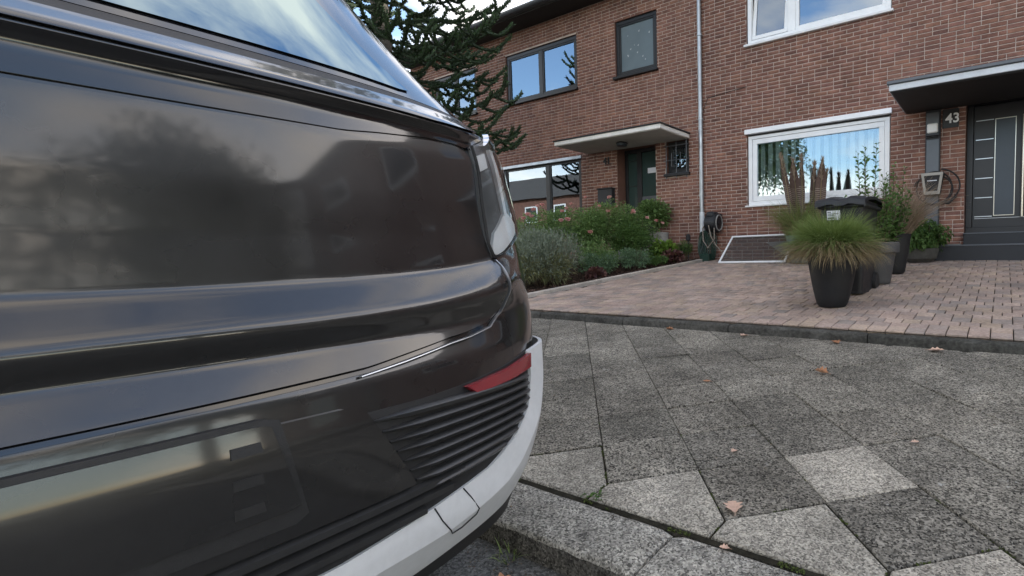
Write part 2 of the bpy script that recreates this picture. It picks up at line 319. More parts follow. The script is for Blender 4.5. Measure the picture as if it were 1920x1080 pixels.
# ------------------------------------------------------------------ footway: slabs laid diagonally, pentagon slabs along the kerb
walk = struct('footway', MB().add([(-14, 1.29, walk_z(1.29)-.009), (6, 1.29, walk_z(1.29)-.009), (6, 3.95, walk_z(3.95)-.009), (-14, 3.95, walk_z(3.95)-.009)], [(0, 1, 2, 3)]), M_joint)
SL = .35; TH = radians(43.888); e1 = (cos(TH), sin(TH)); e2 = (sin(TH), -cos(TH)); O2 = (-.7241, 1.9103)
def gp(i, j): return (O2[0]+SL*(i*e1[0]+j*e2[0]), O2[1]+SL*(i*e1[1]+j*e2[1]))
def clip(poly, y, keep_below):
    o = []
    for k in range(len(poly)):
        a, b = poly[k-1], poly[k]; ia = (a[1] <= y) == keep_below; ib = (b[1] <= y) == keep_below
        if ia != ib: t = (y-a[1])/(b[1]-a[1]); o.append((a[0]+t*(b[0]-a[0]), y))
        if ib: o.append(b)
    return o
def slab_obj(poly, m, parent, zf, name='slab', gap=.0016, bev=.0035, tilt=.010, depth=.04, zj=.004):
    cx = sum(p[0] for p in poly)/len(poly); cy = sum(p[1] for p in poly)/len(poly)
    bm = bmesh.new(); rad = max(math.hypot(p[0]-cx, p[1]-cy) for p in poly)
    if rad < .05: return None
    def ring(g, z):
        o = []
        n = len(poly)
        for k in range(n):
            p0, p, p1 = Vector(poly[k-1]), Vector(poly[k]), Vector(poly[(k+1) % n])
            d0 = (p-p0).normalized(); d1 = (p1-p).normalized(); n0 = Vector((-d0.y, d0.x)); n1 = Vector((-d1.y, d1.x))
            den = 1+n0.dot(n1); off = (n0+n1)/max(den, .3)
            o.append(bm.verts.new((p.x+off.x*g-cx, p.y+off.y*g-cy, z)))
        return o
    area = sum(poly[k-1][0]*poly[k][1]-poly[k][0]*poly[k-1][1] for k in range(len(poly)))
    if area < 0: poly = poly[::-1]
    a = ring(gap, -depth); b = ring(gap, -bev); c = ring(gap+bev*.9, 0)
    n = len(poly)
    for lo, hi in ((a, b), (b, c)):
        for k in range(n): bm.faces.new((lo[k], lo[(k+1) % n], hi[(k+1) % n], hi[k]))
    bm.faces.new(c)
    me = bpy.data.meshes.new(name); bm.to_mesh(me); bm.free(); me.materials.append(m)
    o = link(name, me, parent, (cx, cy, zf(cy)+rnd.uniform(-zj, zj)))
    sl_ = (zf(cy+.1)-zf(cy-.1))/.2
    o.rotation_euler = (math.atan(sl_)+rnd.uniform(-tilt, tilt), rnd.uniform(-tilt, tilt), 0)
    return o
for i in range(-40, 30):
    for j in range(-40, 30):
        poly = [gp(i, j), gp(i+1, j), gp(i+1, j+1), gp(i, j+1)]
        cx = sum(p[0] for p in poly)/4
        if not -9.5 < cx < 3.4: continue
        if i-j == -2:                                  # pentagon slab: shoulders and apex of the grid, flat foot on the kerb line
            a, b, c = gp(i, j), gp(i+1, j), gp(i+1, j+1)
            poly = [a, (a[0], 1.308), (c[0], 1.308), c, b]
            slab_obj(poly, M_slab_lt, walk, walk_z, gap=.005, bev=.006, zj=.004)
        elif i-j > -2:
            poly = clip(poly, 3.925, True)
            if len(poly) > 2: slab_obj(poly, M_slab_lt if (i, j) in ((0, 0), (-7, -2)) else M_slab, walk, walk_z)

# granite kerb stones along the road
kerb = struct('kerb', MB().box(-14, 6, 1.09, 1.28, ROADZ-.2, walk_z(1.2)-.03), M_joint)
x = -10.1
xs = [-10.4, -9.3, -8.2, -7.1, -6.0, -4.9, -3.8, -2.83, -1.85, -.845, .16, 1.17, 2.2, 3.2, 4.2]
for a, b in zip(xs[:-1], xs[1:]):
    mb = MB(); g = .005; ch = .018; j = rnd.uniform(-.002, .002)
    n = 26; G = []
    for k in range(n+1):
        X = a+g+(b-a-2*g)*k/n; e = 0.012*(1 if k in (0, n) else 0); w = lambda s_=.004: rnd.uniform(-s_, s_)
        z1 = walk_z(1.08)+j-e; z2 = walk_z(1.29)+j-e
        G.append([(X, 1.058+w(.002), ROADZ-.06), (X, 1.062+w(.003), z1-.05), (X, 1.066+w(.003), z1-ch+w(.003)), (X, 1.066+ch*.55, z1-.004+w(.002)), (X, 1.066+ch*1.6, z1+w(.0015)), (X, 1.18, (z1+z2)/2+.002+w(.0015)), (X, 1.270, z2+w(.0015)), (X, 1.284+w(.002), z2-.008), (X, 1.288, z2-.06)])
    mb.grid(G); mb.f += [list(range(len(G[0]))), list(range(n*len(G[0]), (n+1)*len(G[0])))[::-1]]; mb.sm += [False, False]
    o = mb.build('kerb_stone', M_granite, kerb, sharp=50); o.data.materials.append(M_shadegrime)
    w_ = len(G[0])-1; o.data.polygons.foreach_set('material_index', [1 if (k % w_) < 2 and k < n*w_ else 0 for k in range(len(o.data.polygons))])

# dark edging between footway and driveway
edging = struct('edging', MB().box(-14, 6, 3.945, 3.985, -.95, -.66), M_joint)
for k in range(-7, 5):
    a = -.841+1.155*k; b = a+1.155
    if b < -9 or a > 4.5: continue
    mb = MB(); n = 20; G = []; zt = -.621+rnd.uniform(-.004, .004)
    for q in range(n+1):
        X = a+.004+(b-a-.008)*q/n; w = lambda s_=.003: rnd.uniform(-s_, s_); e = .008 if q in (0, n) else 0
        G.append([(X, 3.932+w(), -.74), (X, 3.932+w(), zt-.014-e), (X, 3.941, zt-.003+w(.002)-e), (X, 3.955, zt+.008-e), (X, 3.985, zt+.013+w(.002)-e), (X, 3.998, zt+.006), (X, 4.0, zt-.06)])
    mb.grid(G); mb.f += [list(range(7)), list(range(n*7, n*7+7))[::-1]]; mb.sm += [False]*2
    mb.build('edging_stone', M_dkerb, edging, sharp=50)

# driveway of small square-edged clay pavers, two courses in line and every third one shifted by half a paver
drive = struct('driveway', MB().add([(-6, 3.99, drive_z(3.99)-.014), (6, 3.99, drive_z(3.99)-.014), (6, D+.02, drive_z(D)-.014), (-6, D+.02, drive_z(D)-.014)], [(0, 1, 2, 3)]), M_joint)
PW, PD = .1337, .1395
def bed_x(y): return -5.30+(y-4.0)*.105            # inner edge of the garden bed's edging
me_p = bpy.data.meshes.new('paver'); bm = bmesh.new()
hx, hy, b_ = PW/2-.0034, PD/2-.0032, .004
R3 = [[bm.verts.new((sx*(hx-i), sy*(hy-i), z)) for sx, sy in ((-1, -1), (1, -1), (1, 1), (-1, 1))] for i, z in ((0, -.03), (0, -b_), (b_, 0))]
for lo, hi in ((R3[0], R3[1]), (R3[1], R3[2])):
    for k in range(4): bm.faces.new((lo[k], lo[(k+1) % 4], hi[(k+1) % 4], hi[k]))
bm.faces.new(R3[2]); bm.to_mesh(me_p); bm.free(); me_p.materials.append(M_paver)
cells = []
for r in range(34):
    y = 4.003+PD*(r+.5); off = PW/2 if r % 3 == 2 else 0
    for c in range(-42, 32):
        x = c*PW+off+.005
        if x-PW/2 < bed_x(y)+.005 or x > 3.6: continue
        cells.append((x, y))
def pix(P):
    c = Vector(P); zf_ = c.dot(Fv); return PPX+FPX*c.dot(rv)/zf_, 540+FPX*c.dot(dv)/zf_, zf_
vis = [q for q in cells if 1000 < pix((q[0], q[1], drive_z(q[1])))[0] < 1915]
near = set(sorted(vis, key=lambda q: pix((q[0], q[1], drive_z(q[1])))[2]+.15*abs(q[0]))[:300])
PV = np.array([v.co[:] for v in me_p.vertices]); PF = [list(p.vertices) for p in me_p.polygons]
allV = []; allF = []
for q in cells:
    z = drive_z(q[1])+rnd.uniform(-.0022, .0022); tx, ty, tz = radians(5.71)+rnd.gauss(0, .009), rnd.gauss(0, .009), rnd.gauss(0, .006)
    if q in near:
        o = link('paver', me_p, drive, (q[0], q[1], z)); o.rotation_euler = (tx, ty, tz)
    else:
        Rm = np.array(Matrix.Rotation(tz, 3, 'Z') @ Matrix.Rotation(ty, 3, 'Y') @ Matrix.Rotation(tx, 3, 'X'))
        allV.append(PV@Rm.T+np.array([q[0], q[1], z])); allF.append(np.array(PF)+len(PV)*len(allF))
npmesh('paver_field', np.concatenate(allV), np.concatenate(allF), M_paver, drive, kind='stuff')

# garden bed of the neighbour and its pale edging stones
bed = struct('garden_bed', MB().grid([[(bed_x(y)-.07-t*9.2, y, drive_z(y)+.0+.05*min(t*6, 1)+(rnd.uniform(-.012, .012) if 0 < t < 1 else -.03)) for t in [0, .003, .01, .03, .05, .08, .12, .17, .23, .3, .4, .55, .75, 1]] for y in np.linspace(4.0, D+.01, 30)]), M_soil)
ye = np.linspace(4.005, D-.005, 6)
for a, b in zip(ye[:-1], ye[1:]):
    a += .004; b -= .004; zt = .042
    mb = MB(); pr_ = [(-.085, -.1), (-.085, zt-.008), (-.077, zt), (-.008, zt), (0, zt-.008), (0, -.1)]
    n = 8; mb.grid([[(bed_x(y)+px, y, drive_z(y)+pz+rnd.uniform(-.001, .001)) for px, pz in pr_] for y in np.linspace(a, b, n)], False)
    mb.f += [list(range(6)), list(range((n-1)*6, n*6))[::-1]]; mb.sm += [False]*2
    mb.build('edging_stone', M_edge, bed)

# ------------------------------------------------------------------ houses
BL, BH, MJ = .21, .0653, .0105
def wall_with_bricks(house, x0, x1, z0, z1, ops, reveal=.13, seed=1, focus=(0, 1.5)):
    """mortar sheet with openings and reveals, and the bricks standing 5 mm proud of it"""
    r_ = random.Random(seed)
    xs = sorted({x0, x1, *[o[0] for o in ops], *[o[1] for o in ops]}); zs = sorted({z0, z1, *[o[2] for o in ops], *[o[3] for o in ops]})
    mb = MB()
    inside = lambda x, z: any(o[0] < x < o[1] and o[2] < z < o[3] for o in ops)
    for a, b in zip(xs[:-1], xs[1:]):
        for c, d in zip(zs[:-1], zs[1:]):
            if not inside((a+b)/2, (c+d)/2): mb.add([(a, D, c), (b, D, c), (b, D, d), (a, D, d)], [(0, 1, 2, 3)])
    revs = []
    for a, b, c, d, dep in ops:
        e = D+dep; rev = MB(); revs.append(rev)
        rev.add([(a, D, c), (b, D, c), (b, e, c), (a, e, c), (a, D, d), (b, D, d), (b, e, d), (a, e, d)], [(0, 1, 2, 3), (4, 7, 6, 5), (0, 3, 7, 4), (1, 5, 6, 2)])
    wall = mb.build('wall', M_mortar, house); [r__.build('reveal', M_fbrick, wall) for r__ in revs]
    bricks = []; nrow = int((z1-z0)/BH)
    for r in range(nrow):
        za = z0+r*BH+MJ/2; zb = z0+(r+1)*BH-MJ/2; zc = (za+zb)/2
        cuts = sorted((o[0], o[1]) for o in ops if o[2]-.01 < zc < o[3]+.01)
        spans = []; p = x0
        for a, b in cuts:
            if a > p: spans.append((p, a))
            p = max(p, b)
        if p < x1: spans.append((p, x1))
        for a, b in spans:
            x = a-((BL*(.5 if r % 2 else 0)+(a*7.77) % BL) % BL); first = True
            while x < b:
                L = BL if r_.random() > .06 else BL/2
                xa, xb = max(x+MJ/2, a+.002), min(x+L-MJ/2, b-.002)
                if xb-xa > .02: bricks.append((xa, xb, za, zb))
                x += L
    bricks.sort(key=lambda q: math.hypot((q[0]+q[1])/2-focus[0], (q[2]+q[3])/2-focus[1]))
    inview = [q for q in bricks if 965 < pix(((q[0]+q[1])/2, D, (q[2]+q[3])/2))[0] < 1915 and pix(((q[0]+q[1])/2, D, (q[2]+q[3])/2))[1] > 3]
    inview.sort(key=lambda q: -(q[1]-q[0])/pix(((q[0]+q[1])/2, D, (q[2]+q[3])/2))[2])
    single = set(inview[:300]); cache = {}
    def brick_geo(L, H, j=0.):
        y = -.006; c = .003
        v = [(-L/2, .0, -H/2), (L/2, .0, -H/2), (L/2, .0, H/2), (-L/2, .0, H/2), (-L/2+c, y, -H/2+c), (L/2-c, y, -H/2+c), (L/2-c, y, H/2-c), (-L/2+c, y, H/2-c)]
        return v, [(4, 5, 6, 7), (0, 1, 5, 4), (1, 2, 6, 5), (2, 3, 7, 6), (3, 0, 4, 7)]
    V = []; F = []
    for q in bricks:
        L = q[1]-q[0]; H = q[3]-q[2]; c = ((q[0]+q[1])/2, D-.0005-r_.random()*.002, (q[2]+q[3])/2); t = r_.gauss(0, .006)
        if q in single:
            k = (round(L, 3), round(H, 3))
            if k not in cache:
                me = bpy.data.meshes.new('brick'); v, f = brick_geo(L, H); me.from_pydata(v, [], f); me.materials.append(M_brick); cache[k] = me
            o = link('brick', cache[k], wall, c); o.rotation_euler = (0, t, 0)
        else:
            v, f = brick_geo(L, H); v = np.array(v); Lr = np.array([[cos(t), 0, sin(t)], [0, 1, 0], [-sin(t), 0, cos(t)]])
            F.append(np.array(f)+8*len(F)); V.append(v@Lr.T+np.array(c))
    npmesh('brick_courses', np.concatenate(V), np.concatenate(F), M_brick, wall, kind='stuff')
    return wall
def shell(house, x0, x1, z0, z1, floor2=2.75, rid=2.1):
    """side and back walls, floors, roof: keeps the rooms dark and throws the shade"""
    mb = MB(); yb = D+8.5; t = .15
    mb.box(x0, x0+t, D+.16, yb, z0, z1).box(x1-t, x1, D+.16, yb, z0, z1).box(x0+t, x1-t, yb-t, yb, z0, z1)
    mb.box(x0+t, x1-t, D+.36, yb-t, floor2, floor2+.2).box(x0+t, x1-t, D+.36, yb-t, z1-.1, z1+.06).box(x0+t, x1-t, D+.5, yb-t, z0, z0+.4)
    mb.box(x0+t, x1-t, D+3.6, D+3.7, z0+.4, z1-.1)
    mb.build('shell', M_inside, house)
    ov = .55; ye = D-ov; yr = (D+yb)/2
    rf = MB().prism([(x0, ye, z1+.04), (x0, yr, z1+rid), (x0, yb+ov, z1+.04), (x0, yb+ov, z1-.04), (x0, yb, z1-.02), (x0, D, z1-.02), (x0, ye, z1-.04)], (x1-x0, 0, 0)).build('roof', M_roof, house)
    MB().box(x0+.002, x1-.002, ye+.01, D-.008, z1-.075, z1-.045).build('soffit', M_soffit, rf)
    return rf
def frame_ring(mb, x0, x1, z0, z1, w, y0, y1, b=.004):
    mb.bbox(x0, x1, y0, y1, z1-w, z1, b); mb.bbox(x0, x1, y0, y1, z0, z0+w, b)
    mb.bbox(x0, x0+w, y0, y1, z0+w, z1-w, b); mb.bbox(x1-w, x1, y0, y1, z0+w, z1-w, b); return mb
def pane(x0, x1, z0, z1, y, m, parent, name='pane'): return MB().box(x0, x1, y, y+.012, z0, z1).build(name, m, parent)
def text(s, size, m, parent, loc, depth=.012, name='number'):
    cu = bpy.data.curves.new(name, 'FONT'); cu.body = s; cu.size = size; cu.extrude = depth; cu.offset = .0035*size/.2
    t = bpy.data.objects.new('tmp', cu); COL.objects.link(t); dg = bpy.context.evaluated_depsgraph_get()
    me = bpy.data.meshes.new_from_object(t.evaluated_get(dg)); bpy.data.objects.remove(t)
    me.transform(Matrix.Rotation(pi/2, 4, 'X')); me.materials.clear(); me.materials.append(m)
    return link(name, me, parent, loc)

PARTY = -4.96
h43 = empty('terraced_house', (0, D, -.2), 'brown brick terraced house number 43 with white windows and dark front door', 'house', 'brick terraced houses')
h41 = empty('terraced_house', (-8, D, -.2), 'brown brick terraced house number 41 with black windows behind the rose bed', 'house', 'brick terraced houses')
ZT = 5.46
ops43 = [(-4.0, -1.54, .85, 2.23, .10), (-4.0, -1.54, 3.70, 4.95, .10), (-.505, 1.15, -.1, 2.23, .34), (.9, 2.9, 3.70, 4.95, .10)]
wall_with_bricks(h43, PARTY, 4.6, -.2, ZT, ops43, seed=3)
shell(h43, PARTY, 4.6, -.25, ZT)
ops41 = [(-10.7, -8.06, .55, 2.24, .12), (-10.45, -8.10, 3.70, 4.89, .12), (-7.02, -5.95, 3.70, 4.88, .10), (-7.03, -6.03, -.05, 2.26, .30), (-5.77, -5.24, 1.57, 2.24, .12), (-13.4, -11.6, 3.70, 4.89, .12), (-13.4, -11.5, .55, 2.24, .12)]
wall_with_bricks(h41, -14.5, PARTY, -.3, ZT, ops41, seed=8)
rf41 = shell(h41, -14.5, PARTY, -.35, ZT)
# gutter and snow guard of number 41, gutter of 43
for hs, a, b in ((h41, -14.5, PARTY-.003), (h43, PARTY+.003, 4.6)):
    g = MB(); G = []
    for X in np.linspace(a, b, 12):
        G.append([(X, D-.56-.06*(1-cos(t))+.01, ZT+.035-.075*sin(t)) if False else (X, D-.63+.065*cos(t), ZT+.03-.075*sin(t)) for t in np.linspace(0, pi, 9)])
    g.grid(G); g.build('gutter', M_anthl, hs)
    sg = MB(); z0_, y0_ = ZT+.2, D-.28
    for zz in (0, .09, .18): sg.tube([(a, y0_, z0_+zz), (b, y0_, z0_+zz)], .006, 5)
    for X in np.arange(a+.05, b, .14): sg.box(X-.004, X+.004, y0_-.004, y0_+.004, z0_-.08, z0_+.2)
    sg.build('snow_guard', M_zinc, hs)

# --- number 43: living-room window
w = MB(); yf = D+.02
frame_ring(w, -3.985, -1.555, .865, 2.135, .075, yf, yf+.08)
frame_ring(w, -3.905, -1.635, .945, 2.055, .085, yf+.012, yf+.07)
win = w.build('window', M_white, h43); win['label'] = 'wide white living-room window with vertical blind'
pane(-3.82, -1.72, 1.03, 1.97, yf+.04, M_glass, win)
MB().bbox(-4.03, -1.52, D-.06, D+.10, 2.145, 2.228, .006).build('roller_shutter_box', M_white, win)
MB().bbox(-3.98, -1.56, D+.015, D+.08, 2.112, 2.146, .003).build('shutter_slot', M_soffit, win)
MB().bbox(-4.03, -1.52, D-.05, D+.02, .838, .866, .005).build('sill', M_whitem, win)
for k in range(15):
    X = -3.76+k*.145; a_ = radians(24+rnd.uniform(-5, 5)); hw = .040; y0_ = D+.16
    me = MB().add([(X-hw*cos(a_), y0_-hw*sin(a_), .96), (X+hw*cos(a_), y0_+hw*sin(a_), .96), (X+hw*cos(a_), y0_+hw*sin(a_), 2.1), (X-hw*cos(a_), y0_-hw*sin(a_), 2.1),
                   (X-hw*cos(a_)+.002, y0_-hw*sin(a_)-.001, .96), (X+hw*cos(a_)+.002, y0_+hw*sin(a_)-.001, .96), (X+hw*cos(a_)+.002, y0_+hw*sin(a_)-.001, 2.1), (X-hw*cos(a_)+.002, y0_-hw*sin(a_)-.001, 2.1)], [(0, 1, 2, 3), (7, 6, 5, 4)]).build('blind_slat', M_blind, win)
MB().box(-3.85, -1.65, D+.125, D+.195, 2.1, 2.15).build('blind_rail', M_blind, win)
# --- number 43: upper window with a tilted left sash
w = MB(); frame_ring(w, -3.985, -1.555, 3.725, 4.94, .075, yf, yf+.08); w.bbox(-3.235, -3.095, yf, yf+.08, 3.80, 4.865, .004)
frame_ring(w, -3.095, -1.63, 3.80, 4.865, .06, yf+.01, yf+.07)
win = w.build('window', M_white, h43); win['label'] = 'white upstairs window with a tilted left sash'
pane(-3.035, -1.69, 3.86, 4.805, yf+.04, M_glassb, win)
sash = MB(); frame_ring(sash, -3.905, -3.24, 3.81, 4.86, .065, yf+.005, yf+.06)
sash.v = [(x, y+(z-3.81)*.14, z) for x, y, z in sash.v]; sash.build('tilted_sash', M_white, win)
pn = MB().box(-3.84, -3.305, yf+.03, yf+.04, 3.875, 4.795); pn.v = [(x, y+(z-3.81)*.14, z) for x, y, z in pn.v]; pn.build('pane', M_glassb, win)
MB().bbox(-4.03, -1.51, D-.07, D+.02, 3.683, 3.724, .006).build('sill', M_whitem, win)
# --- number 43: window further right, its corner only just outside the picture
w = MB(); frame_ring(w, .915, 2.885, 3.725, 4.94, .075, yf, yf+.08); win = w.build('window', M_white, h43); pane(.99, 2.81, 3.80, 4.865, yf+.04, M_glassb, win)
# --- number 43: porch canopy
can = MB().bbox(-1.335, 2.4, 7.40, D-.004, 2.115, 2.195, .004).build('porch_canopy', M_fascia, h43); can['label'] = 'flat grey porch canopy'
MB().bbox(-1.36, 2.425, 7.375, D-.006, 2.197, 2.245, .008).build('roof_edge', M_anthl, can)
MB().box(-1.30, 2.36, 7.44, D-.01, 2.098, 2.1135).build('soffit', M_soffit, can)
MB().box(-1.318, 2.38, 7.418, D-.012, 2.107, 2.114).build('drip_edge', M_black, can)
# --- number 43: dark panel with lamp, number
pan = MB().bbox(-1.035, -.83, D-.05, D-.008, -.10, 2.095, .004).build('wall_panel', M_anth, h43)
MB().bbox(-1.018, -.848, D-.056, D-.051, .30, 1.66, .002).build('panel_face', M_anthl, pan)
lamp = MB().bbox(-1.02, -.845, D-.10, D-.052, 1.69, 2.05, .006).build('wall_lamp', M_anthl, h43)
MB().bbox(-1.006, -.858, D-.135, D-.102, 1.745, 1.885, .02).build('lamp_glass', M_lampg, lamp)
MB().bbox(-1.025, -.84, D-.145, D-.1005, 1.70, 1.742, .004).build('lamp_base', M_black, lamp)
npl = MB().bbox(-.81, -.595, D-.022, D-.008, 1.81, 2.085, .003).build('number_plate', M_black, h43)
text('43', .19, M_white, npl, (-.77, D-.034, 1.88))
# --- number 43: steps and door
st = MB().bbox(-.86, 1.6, 8.36, D+.34, -.16, .075, .006).build('step', M_anth, h43)
MB().bbox(-.87, 1.6, 8.35, 8.40, .055, .079, .004).build('nosing', M_anthl, st)
st2 = MB().bbox(-.50, 1.14, 8.60, D+.34, .07, .245, .006).build('step', M_anth, h43)
MB().bbox(-.502, 1.142, 8.588, 8.625, .228, .249, .004).build('nosing', M_anthl, st2)
MB().bbox(-.84, -.53, 8.44, 8.68, .077, .088, .003).build('foot_scraper', M_potr, st)
dy = D+.28
fr = MB(); frame_ring(fr, -.50, 1.14, .25, 2.23, .085, dy-.02, dy+.06)
door = fr.build('front_door', M_door, h43); door['label'] = 'anthracite front door with steel strips and a tall glass panel'
leaf = MB().bbox(-.413, .60, dy, dy+.05, .27, 2.14, .006).build('door_leaf', M_door, door)
for z in (1.915, 1.635, 1.355, 1.065, .778, .497): MB().bbox(-.385, -.155, dy-.006, dy-.001, z-.006, z+.006, .001).build('steel_strip', M_alu, door)
MB().bbox(-.385, .30, dy-.005, dy-.001, .465, .472, .001).build('steel_strip', M_alu, door)
g_ = MB(); frame_ring(g_, -.14, .125, .50, 1.92, .012, dy-.012, dy-.001, .002); g_.build('glass_surround', M_steel, door)
MB().box(-.128, .113, dy-.005, dy-.002, .512, 1.908).build('glass_panel', M_frost, door)
MB().tube([(.215, dy-.07, .47), (.215, dy-.07, 1.92)], .018, 12).build('door_handle', M_steel, door)
hb = MB(); [hb.tube([(.215, dy-.068, z), (.215, dy+.002, z)], .009, 8) for z in (.65, 1.75)]; hb.build('handle_bracket', M_steel, door)
sp_ = MB(); frame_ring(sp_, .62, 1.05, .30, 2.13, .03, dy-.006, dy+.04); sp_.build('side_panel', M_door, door); pane(.65, 1.02, .33, 2.10, dy+.01, M_frost, door, 'side_glass')
# --- downpipe on the party line
pipe = MB().tube([(PARTY+.02, D-.07, ZT-.05), (PARTY+.035, D-.07, .78)], .042, 16).build('downpipe', M_zinc, h43)
MB().tube([(PARTY+.035, D-.07, .80), (PARTY+.045, D-.07, -.14)], .05, 16).build('pipe_foot', mat('pale_grey_pipe', (.58, .61, .64), .4, noise=(6, .1)), pipe)
for z in (4.1, 2.55, 1.12, .18): MB().tube([(PARTY+.03, D-.07, z-.014), (PARTY+.03, D-.07, z+.014)], .054, 16).tube([(PARTY+.03, D-.02, z), (PARTY+.03, D+.0, z)], .01, 6).build('pipe_clamp', M_zinc, pipe)
MB().tube([(PARTY+.06, D-.016, 2.72), (-4.80, D-.014, 2.94), (-4.25, D-.014, 2.985), (-4.0, D-.014, 3.0)], .006, 6).build('cable', M_rub, h43)
# --- number 41: windows
def black_window(x0, x1, z0, z1, mull, gl, name, sill=True, y=D+.03):
    w = MB(); frame_ring(w, x0+.012, x1-.012, z0+.03, z1-.012, .075, y, y+.08)
    for m_ in mull: w.bbox(m_-.05, m_+.05, y+.003, y+.077, z0+.105, z1-.087, .003)
    win = w.build('window', M_black, h41); win['label'] = name
    ed = [x0+.087]+[v for m_ in mull for v in (m_-.05, m_+.05)]+[x1-.087]
    for a, b in zip(ed[::2], ed[1::2]):
        frame_ring(MB(), a, b, z0+.105, z1-.087, .035, y+.012, y+.06, .003).build('sash', M_black, win)
        pane(a+.034, b-.034, z0+.139, z1-.121, y+.035, gl, win)
    if sill: MB().bbox(x0-.03, x1+.03, D-.075, D+.03, z0-.022, z0+.029, .006).build('sill', M_black, win)
    return win
wb = black_window(-10.45, -8.10, 3.70, 4.89, [-9.27], M_glassb, 'black two-part upstairs window reflecting the sky')
MB().grid([[(-10.3+2.1*t, D+.5+.02*sin(t*70), z) for t in np.linspace(0, 1, 60)] for z in (3.6, 4.9)]).build('curtain', M_curtain, wb)
wb = black_window(-7.02, -5.95, 3.70, 4.88, [], M_frostl, 'black-framed frosted upstairs window')
for k in range(11):      # small pale paper cut-outs stuck inside the pane
    X, Z, s_ = rnd.uniform(-6.75, -6.15), rnd.uniform(3.95, 4.65), rnd.uniform(.012, .035)
    MB().add([(X, D+.0635, Z), (X+s_, D+.0635, Z+s_*.4), (X+s_*.6, D+.0635, Z-s_), (X-s_*.3, D+.0635, Z-s_*.5)], [(0, 3, 2, 1)]).build('window_sticker', mat('faded_paper', (.34, .36, .38), .8), wb)
wb = black_window(-10.7, -8.06, .55, 2.24, [-9.15], M_glassb, 'black two-part living-room window behind the roses')
MB().bbox(-10.74, -8.03, D-.04, D+.06, 2.17, 2.238, .004).build('roller_shutter_box', M_zinc, wb)
MB().box(-10.35, -10.15, D+.3, D+.34, .5, 2.2).build('curtain', M_blind, wb)
black_window(-13.4, -11.6, 3.70, 4.89, [-12.5], M_glassb, 'black upstairs window behind the tree')
black_window(-13.4, -11.5, .55, 2.24, [-12.45], M_glassb, 'black window at the far end of the front')
wg = black_window(-5.77, -5.24, 1.57, 2.24, [], M_glassb, 'small barred window beside the neighbour door', y=D+.06)
gr = MB()
for X in (-5.74, -5.505, -5.27): gr.tube([(X, D-.05, 1.50), (X, D-.05, 2.22)], .009, 6)
for Z in (1.60, 1.86, 2.14): gr.tube([(-5.80, D-.05, Z), (-5.22, D-.05, Z)], .009, 6)
gr.tube([(-5.61, D-.055, 1.74), (-5.40, D-.055, 1.74), (-5.40, D-.055, 2.0), (-5.61, D-.055, 2.0), (-5.61, D-.055, 1.74)], .007, 6)
gr.build('grille', M_anthl, wg)
# --- number 41: canopy, lamp, door, number
can = MB().bbox(-7.84, -5.22, 7.70, D-.004, 2.25, 2.325, .004).build('porch_canopy', M_fascia_w, h41); can['label'] = 'thin white porch canopy'
MB().box(-7.82, -5.24, 7.72, D-.006, 2.238, 2.2485).build('soffit', M_soffitl, can)
MB().bbox(-7.865, -5.195, 7.675, D-.005, 2.327, 2.352, .004).build('roof_edge', M_felt, can)
cl = MB().lathe([(.10, 0), (.115, -.012), (.115, -.03)], (-6.48, 8.2, 2.236), 24).build('ceiling_lamp', M_black, h41)
MB().lathe([(.105, -.03), (.105, -.06), (.09, -.075), (.0005, -.078)], (-6.48, 8.2, 2.236), 24).build('lamp_glass', M_frost, cl)
d41 = MB(); frame_ring(d41, -7.02, -6.04, .12, 2.25, .07, D+.25, D+.32); door = d41.build('front_door', M_black, h41); door['label'] = 'dark glazed front door with pale letter slot'
MB().bbox(-6.70, -6.58, D+.255, D+.315, .19, 2.18, .003).build('door_post', M_black, door)
pane(-6.945, -6.71, .20, 2.17, D+.28, M_glassd, door, 'side_glass'); pane(-6.575, -6.115, 1.0, 2.17, D+.28, M_glassd, door, 'door_glass')
MB().bbox(-6.578, -6.112, D+.262, D+.31, .19, .995, .003).build('door_panel', M_anth, door)
MB().bbox(-6.42, -6.13, D+.258, D+.281, 1.72, 1.83, .003).build('letter_slot', M_paper, door)
MB().bbox(-6.57, -6.12, D+.25, D+.28, 1.12, 1.24, .004).build('kick_plate', M_anthl, door)
for z in (1.48, 2.02): MB().bbox(-6.94, -6.72, D+.272, D+.279, z-.008, z+.008, .002).build('glazing_bar', M_black, door)
text('41', .20, M_black, h41, (-7.40, D-.022, 1.965))
MB().bbox(-7.2, -5.9, 8.45, D+.3, -.25, .11, .006).build('step', M_potr, h41)
